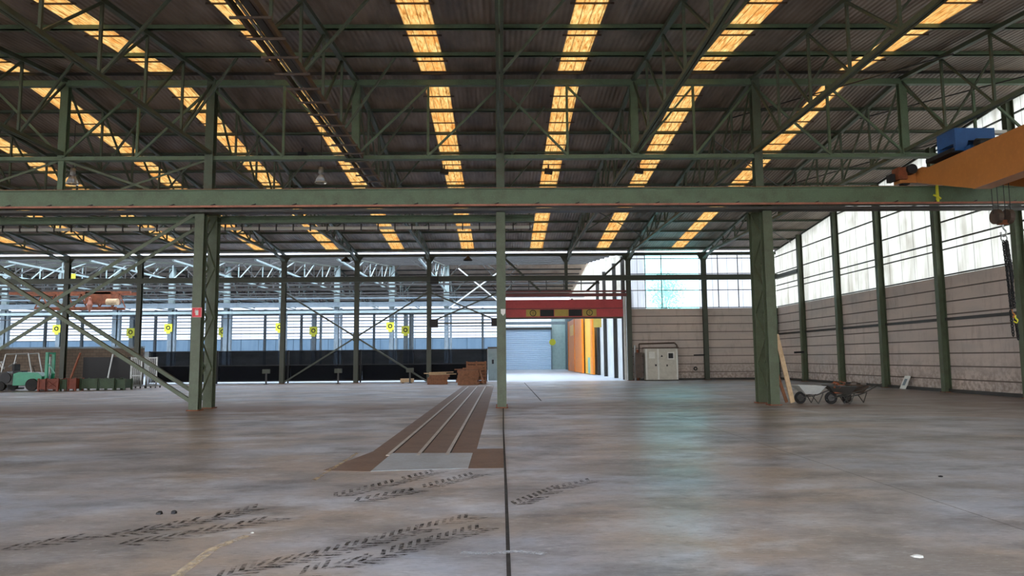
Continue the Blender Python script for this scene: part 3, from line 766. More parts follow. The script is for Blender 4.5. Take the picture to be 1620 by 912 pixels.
# rusty crane trolley high at the left
r = root('rusty_crane_trolley', (-31.5,54,0), 'rusty brown crane trolley high behind the left rear columns', 'crane trolley'); o = (-31.5,54,0)
m = MB(o)
for yy in (53.4, 54.6):
    m.box(-36.5, -27.6, yy-.1, yy+.1, 6.6, 6.8); m.box(-34.6, -28.6, yy-.08, yy+.08, 5.5, 5.65)
m.build('bridge_chords', 'rust', r)
for i in range(7):
    xa = -34.6+i*.95
    MB(o).bar((xa,53.4,5.6), (xa+.5,53.4,6.6), .08, .06).build('lattice_bar', 'rust', r); MB(o).bar((xa+.5,53.4,6.6), (xa+.95,53.4,5.6), .08, .06).build('lattice_bar', 'rust', r)
MB(o).box(-30.9, -29.0, 53.3, 54.7, 5.9, 6.75).build('hoist_body', 'rust', r)
MB(o).cyl((-29.2,53.2,6.0), (-28.4,53.2,6.0), .24, 14).build('drum', 'pale_wood', r)
MB(o).lathe((-30.4,53.1,5.2), [(0,1.2),(.12,1.1),(.1,.9),(.2,.6),(.14,.3),(.05,.1),(0,0)], 10).build('bottom_block', 'copper', r)
leaf(MB((-31.8,53,7.8)).box(-32.1, -31.5, 53.0, 53.03, 7.4, 8.1).build('crane_sign', 'yellow'), 'yellow plate above the rusty crane trolley', 'sign')
for x0, x1, z in ((-46,-27,6.95),):
    leaf(MB((0,54,z)).box(-60, -8, 54.7, 54.9, 6.9, 7.1).build('runway_beam', 'dark_steel'), 'dark runway beam carrying the rusty crane trolley', 'runway beam')
# brown block wall behind the left rear columns
struct(MB((-35,YB+.5,0)).box(-60, -24.6, YB+.4, YB+.6, 0, 2.5).build('wall_block', 'block'))
struct(MB((-35,YB+.5,0)).box(-60, -24.6, YB+.35, YB+.65, 2.5, 2.62).build('trim_2', 'blue_grey'))
struct(MB().box(XL, -36, YB-.1, YB+.1, 0, 8.9).build('wall_rear_left', 'block'))

# ------------------------------------------------------------------ right wall columns
wlab = {25.6:'behind the hanging crane hook', 30.4:'right of the leaning white board', 35.2:'left of the leaning white board', 39.75:'behind the wheelbarrow handles', 44.6:'nearest the rear corner', 21.0:'just out past the hook', 16.2:'second past the hook', 11.4:'third past the hook'}
for y, l in wlab.items():
    o = (XW,y,0)
    r = root('wall_column', o, 'green steel column against the right wall, ' + l, 'column', 'green columns of the right wall')
    MB(o).hcolx(XW-.17, y, 0.02, zr(y)-.15, .26, .3).build('shaft', 'green_column', r)
    MB(o).box(XW-.36, XW-.0, y-.18, y+.18, 0, .02).build('base_plate', 'rust', r)
r = root('corner_column', (XW-.2,YB-.2,0), 'dark green column in the rear right corner', 'column'); MB((XW-.2,YB-.2,0)).hcol(XW-.25, YB-.25, 0, 8.8, .26, .26).build('shaft', 'green', r)
for a, b in zip(WY[8:], WY[9:]):
    leaf(MB((XW,a,3.1)).box(XW-.12, XW-.0, a+.13, b-.13, 3.04, 3.16).build('wall_rail', 'dark_steel'), 'dark steel rail along the middle of the right concrete wall', 'wall rail', 'rails of the right wall')
leaf(MB((XW,46,6.9)).box(XW-.35, XW-.05, 44.7, 48.6, 6.85, 7.1).build('wall_beam', 'green_far'), 'short olive beam on the right wall by the rear corner', 'beam')
# roof bracing rods near the right wall
rods = [((8.9,27.0,zr(27)-.3),(14.0,21.0,zr(21)-.3)), ((14.1,27.0,zr(27)-.3),(19.0,21.0,zr(21)-.3)), ((8.9,29,zr(29)-.3),(14.0,35,zr(35)-.3)), ((14.1,35,zr(35)-.3),(19.0,29,zr(29)-.3)), ((14.1,40,zr(40)-.3),(19.0,46,zr(46)-.3)), ((4.7,38,zr(38)-.3),(8.8,44,zr(44)-.3))]
for i, (a, b) in enumerate(rods):
    leaf(MB(a).cyl(a, b, .025, 6).build('roof_rod', 'dark_steel'), 'thin bracing rod under the roof by the right wall, %s from the ridge' % ORD[i], 'rod')

# ------------------------------------------------------------------ cable ladder under the truss left of centre
X0 = -4.95
r = root('cable_ladder', (X0,20,0), 'dark brown cable ladder hung along the truss left of the centre column', 'cable ladder'); o = (X0,20,0)
for s in (-.24, .24): MB(o).box(X0+s-.035, X0+s+.035, 1, 30.5, 8.42, 8.56).build('side_rail', 'brown_truss', r)
MB(o).cyl((X0-.1,1,8.5), (X0-.1,30,8.5), .035, 8).build('conduit', 'galv', r)
MB(o).box(X0-.02, X0+.16, 1, 30, 8.46, 8.53).build('cable_bundle', 'dark_steel', r)
k = 8.0
while k < 30.5:
    MB(o).box(X0-.42, X0+.42, k-.02, k+.02, 8.37, 8.42).build('rung', 'brown_truss', r); k += .95

# ------------------------------------------------------------------ lamps
def lamp(x, y, z, label, s=1.):
    r = root('high_bay_lamp', (x,y,z), label, 'lamp'); o = (x,y,z)
    MB(o).cyl((x,y,z+.62*s), (x,y,zr(y)-.02), .012, 6).build('rod', 'dark_steel', r)
    MB(o).lathe((x,y,z), [(0,.64*s),(.09*s,.62*s),(.1*s,.38*s),(.05*s,.34*s),(.05*s,.3*s)], 14).build('ballast', 'galv', r, smooth=True)
    MB(o).lathe((x,y,z), [(.05*s,.32*s),(.13*s,.26*s),(.2*s,.12*s),(.23*s,0)], 18).build('reflector', 'lampglass', r, smooth=True)
    MB(o).lathe((x,y,z), [(.225*s,.0),(.235*s,-.01),(.235*s,.02),(.225*s,.03)], 18).build('rim', 'white', r)
    return r
lamp(-7.15, 28, 8.62, 'glass high bay lamp hanging behind the girder left of the cable ladder')
lamp(-16.95, 28, 8.62, 'dim high bay lamp hanging at the left between the skylight strips')
def flood(x, y, label):
    z = zr(y)-.3
    r = root('flood_lamp', (x,y,z), label, 'lamp', 'small dark flood lamps'); o = (x,y,z)
    MB(o).prism([(x-.2,z-.12),(x+.16,z-.16),(x+.2,z+.06),(x-.16,z+.12)], y-.12, y+.1).build('housing', 'black', r)
    MB(o).box(x-.03, x+.03, y-.03, y+.03, z+.05, zr(y)).build('bracket', 'dark_steel', r)
flood(-2.6, 32.6, 'small dark flood lamp under the strip left of the centre column')
flood(2.25, 32.6, 'small dark flood lamp under the strip right of the centre column')
flood(6.5, 32.6, 'small dark flood lamp under the second strip right of the centre column')
flood(-8.6, 30.5, 'small pale flood lamp left of the glass high bay lamp')
for x, l in ((-10.3,'left one'), (-2.2,'right one near the centre column')):
    y = 47.2
    r = root('pendant_lamp', (x,y,8.1), 'small black cone pendant lamp before the rear columns, ' + l, 'lamp'); o = (x,y,8.1)
    MB(o).cyl((x,y,8.4), (x,y,zr(y)), .012, 6).build('rod', 'black', r)
    MB(o).lathe((x,y,8.1), [(.03,.32),(.1,.24),(.3,.05),(.32,0)], 14).build('shade', 'black', r)

# ------------------------------------------------------------------ overhead crane at the right
r = root('bridge_crane', (14.9,12,0), 'orange double girder bridge crane overhead at the right', 'crane'); o = (14.9,12,0)
for x0, x1 in ((13.85,14.32), (15.75,16.2)):
    poly = [(23.25,7.34),(20.35,6.44),(-.2,6.44),(-.2,7.64),(22.55,7.64),(22.75,7.74),(23.35,7.74),(23.35,7.34)]
    g1 = MB(o).prism(poly, x0, x1, 'x').build('box_girder', 'orange_crane', r)
    MB(o).box(x0-.03, x1+.03, -.2, 20.3, 6.41, 6.44).build('bottom_flange', 'orange_crane', g1)
    MB(o).box(x0+.18, x0+.26, -.2, 22.4, 7.64, 7.72).build('trolley_rail', 'rust', g1)
MB(o).box(13.3, 16.9, 23.12, 23.5, 7.3, 7.66).build('end_carriage', 'orange_crane', r)
for x in (13.55, 16.65): MB(o).cyl((x,23.2,7.4), (x,23.42,7.4), .17, 16).build('wheel', 'black', r)
mm = MB(o).cyl((13.62,22.9,7.72), (13.62,23.3,7.72), .17, 14).build('drive_motor', 'black', r)
MB(o).box(13.2, 13.5, 23.0, 23.4, 7.4, 7.8).build('gearbox', 'rust', r)
MB(o).box(13.0, 13.14, 23.1, 23.4, 7.35, 7.6).build('buffer', 'black', r)
r = root('hoist_trolley', (14.8,20.4,0), 'blue hoist trolley riding on the orange crane girders', 'hoist trolley'); o = (14.8,20.4,0)
fr = MB(o)
fr.prism([(13.82,7.76),(14.12,7.76),(14.22,8.08),(14.62,8.08),(14.7,7.9),(15.05,7.9),(15.05,8.46),(13.82,8.46)], 20.95, 21.05)
fr.prism([(13.82,7.76),(14.12,7.76),(14.22,8.08),(14.62,8.08),(14.7,7.9),(15.05,7.9),(15.05,8.46),(13.82,8.46)], 21.75, 21.85)
fr.box(13.82, 13.9, 21.05, 21.75, 8.0, 8.46); fr.box(14.95, 15.05, 21.05, 21.75, 8.0, 8.46)
fr.build('frame', 'blue', r)
MB(o).cyl((14.15,20.5,7.85), (15.9,20.5,7.85), .14, 18).build('rope_drum', 'dark_steel', r)
MB(o).box(13.7, 14.25, 21.0, 22.3, 7.72, 7.84).build('bogie', 'black', r)
MB(o).box(15.05, 15.45, 20.97, 21.2, 8.3, 8.4).build('cable_tray', 'white', r)
MB(o).box(14.1, 15.95, 20.7, 21.0, 7.72, 7.86).build('cross_beam', 'blue', r)
for x in (14.03, 15.97):
    for y in (20.3, 21.5): MB(o).cyl((x-.05,y,7.8), (x+.05,y,7.8), .09, 12).build('wheel', 'black', r)
# hook block with ropes
HX, HY = 14.76, 20.5
r = root('hook_block', (HX,HY,0), 'twin sheave crane hook block hanging on four ropes', 'hook block'); o = (HX,HY,0)
for dx in (-.26,-.1,.1,.26): MB(o).cyl((HX+dx,HY,5.7), (HX+dx,HY,7.9), .01, 6).build('rope', 'black', r)
for dx in (-.17, .17):
    MB(o).cyl((HX+dx-.07,HY,5.62), (HX+dx+.07,HY,5.62), .22, 20).build('sheave_cover', 'brown_truss', r)
MB(o).box(HX-.14, HX+.14, HY-.06, HY+.06, 5.38, 5.52).build('crosshead', 'rust', r)
m = MB(o); pts = [(HX,HY,5.4),(HX,HY,5.28),(HX+.07,HY,5.2),(HX+.08,HY,5.1),(HX,HY,5.03),(HX-.08,HY,5.09),(HX-.08,HY,5.16)]
m.tube(pts, .025, 8); m.build('hook', 'galv', r)
r = root('chain_sling', (HX,HY,0), 'dark chain sling with yellow hooks hanging from the crane hook', 'chain sling'); o = (HX,HY,0)
def chain(pts, rad=.032, wire=.016, step=.075):
    m = MB(o); tot = 0; P = [Vector(p) for p in pts]; k = 0
    for a, b in zip(P, P[1:]):
        L = (b-a).length; n = max(1, int(L/step))
        for i in range(n):
            c = a.lerp(b, (i+.5)/n); ax = 'y' if k % 2 else 'x'; k += 1
            ring = MB(); ring.torus((0,0,0), .036, wire, ax, 10, 5)
            vs = [(c[0]+v[0], c[1]+v[1], c[2]+v[2]*1.5) for v in ring.v]
            m._add(vs, ring.f)
    return m
MB(o).torus((HX,HY,4.98), .09, .02, 'y', 16, 6).build('master_ring', 'galv', r)
chain([(HX-.03,HY,4.9),(HX+.02,HY,4.0),(HX+.05,HY,2.95)]).build('chain_leg', 'black', r)
chain([(HX+.05,HY,4.9),(HX+.12,HY,3.9),(HX+.16,HY,2.95)]).build('chain_leg', 'black', r)
chain([(HX+.12,HY+.05,4.9),(HX+.2,HY+.05,3.9),(HX+.1,HY+.05,2.9)]).build('chain_leg', 'black', r)
chain([(HX+.0,HY-.04,2.85),(HX+.03,HY-.04,2.12)]).build('chain_tail', 'black', r)
chain([(HX+.15,HY,2.7),(HX+.2,HY,2.02)]).build('chain_tail', 'black', r)
for dx, mt in ((.05,'orange_crane'), (.13,'yellow')):
    m = MB(o); z = 2.9-dx*2; m.tube([(HX+dx,HY-.03,z+.08),(HX+dx,HY-.03,z),(HX+dx+.07,HY-.03,z-.07),(HX+dx+.03,HY-.03,z-.15),(HX+dx-.05,HY-.03,z-.1)], .024, 7); m.build('sling_hook', mt, r)
r = root('pull_switch', (14.45,23.0,6.9), 'small yellow green pull switch hanging on the runway beam', 'switch'); o = (14.45,23.0,6.9)
MB(o).box(14.42, 14.49, 22.98, 23.04, 6.62, 7.18).build('body', 'yellow', r)
m = MB(o); m.bar((14.32,23.0,6.86),(14.45,23.0,6.8),.05); m.bar((14.45,23.0,6.8),(14.55,23.0,6.72),.06); m.build('arm', 'yellow', r)

# ------------------------------------------------------------------ signs on columns
r = root('fire_hose_sign', (-9.98,23.28,3.2), 'red square fire hose sign on the left twin column', 'sign'); o = (-9.98,23.28,3.2)
x, y, z = -9.86, 23.27, 3.16
MB(o).box(x-.16, x+.16, y-.02, y+.0, z-.16, z+.16).build('plate', 'red_sign', r)
m = MB(o); m.box(x-.04,x+.05,y-.026,y-.02,z-.09,z+.07); m.bar((x-.06,y-.023,z-.02),(x-.05,y-.023,z+.1),.006,.02,up=(0,1,0)); m.bar((x-.05,y-.023,z+.1),(x+.04,y-.023,z+.11),.006,.02,up=(0,1,0)); m.build('pictogram', 'white', r)
m = MB(o); 
for a, b in (((x-.15,z-.15),(x+.15,z-.15)),((x-.15,z+.15),(x+.15,z+.15)),((x-.15,z-.15),(x-.15,z+.15)),((x+.15,z-.15),(x+.15,z+.15))): m.bar((a[0],y-.023,a[1]),(b[0],y-.023,b[1]),.006,.014,up=(0,1,0))
m.build('border', 'white', r)
leaf(MB((.03,23.29,3.1)).prism([(-.02,3.2),(.14,3.2),(.13,3.06),(.06,2.98),(-.01,3.06)], 23.285, 23.297).build('sticker', 'white'), 'small white shield sticker on the centre column', 'sticker')

# ------------------------------------------------------------------ floor things
struct(MB((-1.35,26,.0)).box(-2.25, -.45, 12.35, 41.5, 0, .004).build('trim_3', 'bed'))
struct(MB().prism([(-2.6,10.6),(-1.9,10.45),(-.5,10.65),(.02,10.65),(.02,12.9),(-.45,12.9),(-2.25,12.7)], 0, .003, 'z').build('trim_4', 'bed'))
for x, l in ((-1.9,'leftmost of the three'), (-1.4,'middle one of the three'), (-.92,'rightmost of the three')):
    r = root('floor_rail', (x,26,0), 'worn pale steel rail set in the brown floor strip, ' + l, 'rail', 'rails in the floor strip'); o = (x,26,0)
    MB(o).box(x-.03, x+.03, 12.1, 41, 0, .014).build('rail_head', 'rail', r); MB(o).box(x+.03, x+.05, 12.1, 41, 0, .007).build('rail_slot', 'joint', r)
m = MB((-1.2,11.3,0)); m.prism([(-1.88,10.44),(-.5,10.62),(-.5,12.3),(-1.87,12.38)], .004, .010, 'z')
leaf(m.build('cover_plate', 'plate'), 'worn steel cover plate lying on the floor at the near end of the rails', 'steel plate')
struct(MB().prism([(.035,-20),(.055,-20),(.06,9),(.045,16),(.06,23.2),(.03,23.2),(.015,16),(.025,9)], .0005, .003, 'z').build('trim_5', 'joint'))
struct(MB().box(1.45, 1.49, 27, 47, .0005, .003).build('trim_6', 'joint'))
def track(pts, w, step, label, alpha=.9):
    m = MB((pts[0][0],pts[0][1],0)); P = [Vector((p[0],p[1],0)) for p in pts]
    acc = 0; i = 0
    for a, b in zip(P, P[1:]):
        d = (b-a); L = d.length; d.normalize(); n = Vector((-d.y, d.x, 0)); s = 0
        while s < L:
            c = a+d*s; j = random.uniform(-.008,.008)
            for sg in (-1, 1):
                q = [c+n*sg*.01, c+n*sg*.01+d*(step*.55), c+n*sg*w/2+d*(step*.5+w*.5), c+n*sg*w/2+d*(w*.5)]
                if random.random() < .93: m.quad(*[(v.x, v.y+j, .005) for v in q])
            s += step
    return leaf(m.build('tyre_track', 'tyre'), label, 'tyre track', 'chevron tyre prints')
TR = [([(-4.29, 6.35), (-3.77, 6.84), (-3.37, 6.97)], 0.3, 0.12, 'faint tyre print at the far left front of the floor'), ([(-3.5, 6.95), (-3.27, 7.14), (-2.94, 7.53), (-2.7, 7.95)], 0.32, 0.12, 'dark tyre print with chevrons below the two small black scraps'), ([(-3.37, 6.47), (-2.98, 6.76), (-2.69, 7.06), (-2.33, 7.44)], 0.3, 0.12, 'paler tyre print just in front of the dark one below the black scraps'), ([(-1.97, 8.58), (-1.56, 9.25), (-0.94, 10.37)], 0.34, 0.13, 'tyre print leading up to the near edge of the steel plate'), ([(-1.67, 8.27), (-1.11, 8.88), (-0.41, 10.01)], 0.34, 0.13, 'tyre print leading to the near right corner of the steel plate'), ([(-2.11, 5.45), (-1.93, 5.73), (-1.56, 6.03), (-1.22, 6.41), (-0.79, 6.91), (-0.32, 7.42)], 0.3, 0.1, 'bold chevron tyre print in front, the farther of the front pair'), ([(-1.58, 5.46), (-1.34, 5.75), (-1.12, 5.86), (-0.65, 6.44), (-0.22, 6.93)], 0.3, 0.1, 'bold chevron tyre print in front, the nearer of the front pair'), ([(0.14, 7.99), (0.67, 8.94), (1.2, 9.54)], 0.28, 0.13, 'faint tyre print right of the dark floor joint')]
for (pts, w, st, l) in TR: track(pts, w, st, l)
def ribbon(pts, w, name, mat, label, cat):
    m = MB((pts[0][0],pts[0][1],0)); P = [Vector((p[0],p[1],0)) for p in pts]
    for a, b in zip(P, P[1:]):
        d = (b-a).normalized(); n = Vector((-d.y, d.x, 0))*w/2
        m.quad(*[(v.x,v.y,.004) for v in (a-n,b-n,b+n,a+n)])
    return leaf(m.build(name, mat), label, cat)
ribbon([(-2.43, 5.46), (-2.47, 6.34), (-2.34, 6.77)], .09, 'painted_line', 'oldpaint', 'faded cream painted line at the left front edge of the floor', 'painted line')
ribbon([(-2.51, 9.69), (-2.48, 12.62)], .07, 'painted_line', 'oldpaint', 'short faded cream line left of the steel plate', 'painted line')
ribbon([(-.35,6.1),(-.1,6.05),(.1,6.12),(.35,6.02)], .09, 'scrape_mark', 'smear', 'white scrape mark across the dark floor joint', 'scrape mark')
# small litter
def lump(x, y, s, name, mat, label, cat, flat=.5):
    m = MB((x,y,0)); n = 7
    prof = [(0,.0),(s,.0),(s*.9,s*flat*.6),(s*.4,s*flat),(0,s*flat)]
    vs = []
    m.lathe((x,y,0), prof, n)
    m.v = [(v[0]*random.uniform(.7,1.3), v[1]*random.uniform(.6,1.2), v[2]) for v in m.v]
    return leaf(m.build(name, mat), label, cat)
lump(-3.6,7.75, .035, 'metal_scrap', 'black', 'small black scrap on the floor, left one of the pair', 'scrap', .9)
lump(-3.46,7.77, .035, 'metal_scrap', 'black', 'small black scrap on the floor, right one of the pair', 'scrap', .9)
lump(3.3,5.82, .045, 'paper_scrap', 'white', 'white paper scrap on the floor at the right front', 'paper scrap', .3)
lump(-2.33,6.87, .014, 'paper_scrap', 'white', 'tiny white speck of paper left of the front tyre prints', 'paper scrap', .6)
lump(5.75,9.49, .03, 'metal_scrap', 'black', 'tiny dark scrap on the floor at the right', 'scrap', .6)

# ------------------------------------------------------------------ planks leaning on the right column
def plank(a, b, w, t, mat, label):
    o = a; m = MB(o); m.bar(a, b, w, t, up=(0,1,0)); return leaf(m.build('timber_plank', mat), label, 'plank')
plank((9.62,23.75,.06), (9.02,23.36,2.3), .15, .05, 'pale_wood', 'long pale timber plank leaning on the right twin column')
plank((9.5,23.95,.06), (9.03,23.6,1.2), .1, .04, 'wood', 'shorter brown plank leaning behind the long pale one')

# ------------------------------------------------------------------ wheelbarrows
def barrow(x, y, rz, tray_mat, label, load=False, s=1.0):
    r = root('wheelbarrow', (x,y,0), label, 'wheelbarrow', None, 'thing', rz)
    # local: wheel at origin, handles towards +x
    w = MB().torus((0,0,.2), .16, .045, 'y', 22, 8).build('tyre', 'rubber', r, smooth=True)
    MB().cyl((0,-.05,.2), (0,.05,.2), .11, 14).build('hub', 'dark_steel', w)
    tr = MB()
    top = [(-.18,-.3,.62),(.75,-.33,.58),(.75,.33,.58),(-.18,.3,.62)]; bot = [(.12,-.16,.32),(.55,-.2,.32),(.55,.2,.32),(.12,.16,.32)]
    k = 0
    tr._add(top+bot, [(4,5,6,7),(0,1,5,4),(1,2,6,5),(2,3,7,6),(3,0,4,7)])
    ti = [(a[0]*.97+.01,a[1]*.94,a[2]+.0) for a in top]; bi = [(a[0],a[1]*.95,a[2]+.015) for a in bot]
    tr._add(ti+bi, [(4,7,6,5),(0,4,5,1),(1,5,6,2),(2,6,7,3),(3,7,4,0)])
    for a, b in zip(top, top[1:]+top[:1]): tr.bar(a, b, .025)
    tr.build('tray', tray_mat, r)
    for sg in (-1, 1):
        h = MB(); h.tube([(0,.06*sg,.2),(.5,.2*sg,.3),(1.0,.28*sg,.5),(1.38,.29*sg,.62)], .018, 8); h.build('handle_bar', 'dark_steel', r)
        l = MB(); l.tube([(.32,.18*sg,.28),(.5,.24*sg,.01),(.68,.24*sg,.34)], .016, 7); l.build('leg', 'dark_steel', r)
    if load:
        m = MB()
        for i in range(16):
            px, py = random.uniform(.05,.6), random.uniform(-.2,.2); z = random.uniform(.5,.68); d = Vector((random.uniform(-1,1),random.uniform(-1,1),random.uniform(-.5,.5))).normalized()*random.uniform(.07,.2)
            m.bar((px,py,z), (px+d.x,py+d.y,z+d.z), random.uniform(.03,.1), random.uniform(.02,.07))
        m.box(.05,.6,-.2,.2,.36,.55)
        o = m.build('rubble_load', 'rust' if load == 1 else 'brown_truss', r)
    return r
barrow(9.98, 24.0, radians(4), 'pale_panel', 'wheelbarrow with an empty pale tray, next to the leaning planks')
barrow(10.9, 23.75, radians(-6), 'dark_steel', 'middle wheelbarrow with a dark tray heaped with scrap', 1)
barrow(11.62, 24.15, radians(24), 'brown_truss', 'wheelbarrow with raised handles, the one nearest the right wall', 2)
# white board leaning on right wall
r = root('leaning_board', (18.9,33.3,0), 'small white framed board leaning against the right wall', 'board'); o = (18.9,33.3,0)
m = MB(o); m.prism([(18.66,.02),(18.7,.02),(18.99,.62),(18.95,.62)], 33.1, 33.55); m.build('board', 'white', r)
m = MB(o); m.prism([(18.72,.18),(18.73,.18),(18.88,.48),(18.87,.48)], 33.22, 33.43); m.build('print', 'blue_grey', r)

# ------------------------------------------------------------------ electric cabinet at the rear wall
r = root('electric_cabinet', (10.75,48.6,0), 'grey cream double door electric cabinet at the rear concrete wall', 'cabinet'); o = (10.75,48.6,0)
MB(o).box(9.72, 11.9, 48.35, 49.05, .05, 2.16).build('carcass', 'cream', r)
d1 = MB(o).box(9.8, 10.55, 48.31, 48.35, .1, 2.1).build('door', 'cream', r)
d2 = MB(o).box(10.62, 11.82, 48.31, 48.35, .1, 2.1).build('door', 'cream', r)
for x in (9.72, 10.52, 11.8): MB(o).box(x, x+.1, 48.28, 48.35, .08, 2.14).build('edge_post', 'white', r)
MB(o).box(9.95, 10.35, 48.29, 48.31, 1.5, 1.95).build('label_panel', 'white', d1)
q = MB(o).box(11.2, 11.66, 48.29, 48.31, 1.42, 1.92).build('display_bezel', 'white', d2)
MB(o).box(11.27, 11.58, 48.27, 48.29, 1.5, 1.84).build('screen', 'black', q)
MB(o).box(10.35, 10.45, 48.26, 48.31, .98, 1.1).build('handle', 'black', d1); MB(o).box(11.12, 11.2, 48.26, 48.31, .96, 1.08).build('handle', 'black', d2)
MB(o).prism([(10.74,1.6),(10.9,1.6),(10.82,1.74)], 48.3, 48.31).build('warning_mark', 'black', d2)
MB(o).box(9.66, 11.98, 48.3, 49.08, 2.16, 2.26).build('top_rail', 'brown_truss', r)
MB(o).box(9.7, 11.92, 48.34, 49.06, 0, .06).build('plinth', 'dark_steel', r)
r = root('conduit_frame', (10.6,49.0,0), 'dark pipe frame bent around the top of the electric cabinet', 'pipe frame'); o = (10.6,49.0,0)
MB(o).tube([(9.45,49.1,0),(9.45,49.1,2.5),(11.9,49.1,2.55),(12.05,49.1,2.4),(12.08,49.1,.1)], .05).build('pipe', 'brown_truss', r)
for i, x in enumerate((9.12, 9.3)):
    leaf(MB((x,48.9,0)).cyl((x,48.95,0), (x,48.95,2.4-.3*i), .07, 10).build('riser_pipe', 'rust' if i else 'galv'), ('galvanised' if not i else 'rusty red') + ' riser pipe left of the electric cabinet', 'pipe')
leaf(MB((9.3,48.6,1)).box(9.08, 9.5, 48.45, 48.85, .2, 1.9).build('hose_cabinet', 'brown_truss'), 'dark brown hose box between the door post and the electric cabinet', 'box')
leaf(MB((13.5,48.8,1.7)).bar((13.15,48.9,1.7), (13.9,48.9,1.72), .08, .08).build('steel_bracket', 'black'), 'short black arm on the rear column right of the cabinet', 'bracket')
leaf(MB((XW-.5,44.2,1.8)).bar((XW-.9,44.3,1.8), (XW-.25,44.5,1.82), .09, .12).build('steel_bracket', 'black'), 'short black arm on the right wall column near the corner', 'bracket')
leaf(MB((13.6,49.1,.8)).torus((13.3,49.13,.78), .1, .04, 'y', 14, 6).build('wall_ring', 'black'), 'small black ring low on the rear concrete wall', 'ring')

# ------------------------------------------------------------------ pallets and timber piles
def pallet(x, y, z, w, d, rz, name='wood_pallet'):
    r = bpy.data.objects.new(name, None); COL.objects.link(r); r.location = (x,y,z); r.rotation_euler = (0,0,rz); r['kind'] = 'thing'
    for i in range(6):
        yy = -d/2+d*(i+.5)/6; MB().box(-w/2, w/2, yy-d*.075, yy+d*.075, .112, .147).build('deck_board', 'wood', r)
    for xx in (-w/2+.08, 0, w/2-.08):
        MB().box(xx-.08, xx+.08, -d/2, d/2, .03, .12).build('bearer', 'wood', r); MB().box(xx-.07, xx+.07, -d/2, d/2, 0, .03).build('bottom_board', 'wood', r)
    return r
for i in range(4):
    p = pallet(-4.0+random.uniform(-.08,.08), 45.6, i*.147, 1.0, 1.25, pi/2+random.uniform(-.1,.1))
    tag(p, 'wooden pallet in the low pile left of the rail strip, %s from the floor' % ORD[i], 'pallet', 'pallets in the low pile')
for i in range(6):
    p = pallet(-2.05+random.uniform(-.07,.07), 44.6, i*.147, 1.1, 1.3, pi/2+random.uniform(-.08,.08))
    tag(p, 'wooden pallet in the taller pile at the rails, %s from the floor' % ORD[i], 'pallet', 'pallets in the tall pile')
r = root('wooden_crate', (-1.55,46.1,0), 'tall brown wooden crate behind the taller pallet pile', 'crate'); o = (-1.55,46.1,0)
for i in range(7): MB(o).box(-2.25, -.98, 45.7, 46.6, .02+i*.2, .18+i*.2).build('side_board', 'wood', r)
for x in (-2.2, -1.6, -1.03): MB(o).box(x-.05, x+.05, 45.66, 45.7, 0, 1.42).build('upright', 'wood', r)
for i, (dx, a, zz) in enumerate(((.0,.1,.59),(.3,-.15,.59),(-.3,.25,.65),(.1,-.3,.71))):
    leaf(MB((-3.9,45.6,zz)).bar((-4.6+dx,45.3+a,zz+.03), (-3.2+dx,45.6-a,zz+.04), .12, .05).build('timber_beam', 'pale_wood'), 'pale timber lying on top of the low pallet pile, %s from below' % ORD[i], 'timber')
for i, (a, b) in enumerate((((-2.9,44.3,.93),(-1.4,44.5,.96)), ((-2.4,44.7,1.0),(-1.2,44.3,1.03)), ((-1.35,44.0,.95),(-1.1,43.9,.05)))):
    leaf(MB(a).bar(a, b, .12, .06).build('timber_beam', 'wood'), 'rough timber on the taller pallet pile, ' + ('lying to the left','lying across it','leaning on its right end')[i], 'timber')
r = root('timber_bundle', (-6.3,48.2,0), 'small low timber bundle on the floor below the brace foot', 'timber bundle'); o = (-6.3,48.2,0)
for i in range(3): MB(o).box(-6.75, -5.9, 48.0+i*.18, 48.14+i*.18, .05, .3).build('timber', 'pale_wood', r)
for x in (-6.6, -6.05): MB(o).box(x-.05, x+.05, 48.0, 48.5, 0, .05).build('bearer', 'wood', r)

# ------------------------------------------------------------------ left corner: forklift, crates, cages
FX, FY = -26.9, 41.4
r = root('forklift', (FX,FY,0), 'green forklift truck with grey overhead guard at the far left', 'forklift'); o = (FX,FY,0)
MB(o).prism([(-28.6,.35),(-28.7,.7),(-28.5,1.0),(-27.9,1.08),(-27.55,.95),(-27.5,.35)], FY-.5, FY+.5).build('counterweight', 'dark_steel', r)
MB(o).cyl((-27.9,FY-.56,.72), (-27.9,FY-.48,.72), .3, 18).build('round_cover', 'black', r)
MB(o).prism([(-27.5,.3),(-27.5,.95),(-27.2,1.05),(-26.1,1.0),(-25.9,.8),(-25.9,.3)], FY-.5, FY+.5).build('body', 'machine_green', r)
for x, rr in ((-28.15,.27), (-26.4,.34)):
    for sy in (-1, 1):
        MB(o).cyl((x,FY+sy*.42,rr), (x,FY+sy*.6,rr), rr, 18).build('wheel', 'rubber', r)
MB(o).box(-27.7, -27.2, FY-.25, FY+.25, 1.0, 1.12).build('seat_cushion', 'black', r); MB(o).box(-27.75, -27.62, FY-.25, FY+.25, 1.1, 1.5).build('seat_back', 'black', r)
m = MB(o)
for sy in (-.45, .45):
    m.tube([(-28.2,FY+sy,1.0),(-28.0,FY+sy,2.05),(-26.75,FY+sy,2.1),(-26.5,FY+sy,1.0)], .035)
for k in range(5): m.box(-28.0+k*.28, -27.95+k*.28, FY-.45, FY+.45, 2.06, 2.1)
m.build('overhead_guard', 'galv', r)
for sy in (-.3, .3): MB(o).box(-25.85, -25.7, FY+sy-.05, FY+sy+.05, .1, 2.15).build('mast_rail', 'machine_green', r)
MB(o).box(-25.84, -25.72, FY-.3, FY+.3, 2.05, 2.15).build('mast_crossbar', 'machine_green', r)
MB(o).cyl((-25.78,FY,.3), (-25.78,FY,1.9), .05, 8).build('lift_cylinder', 'galv', r)
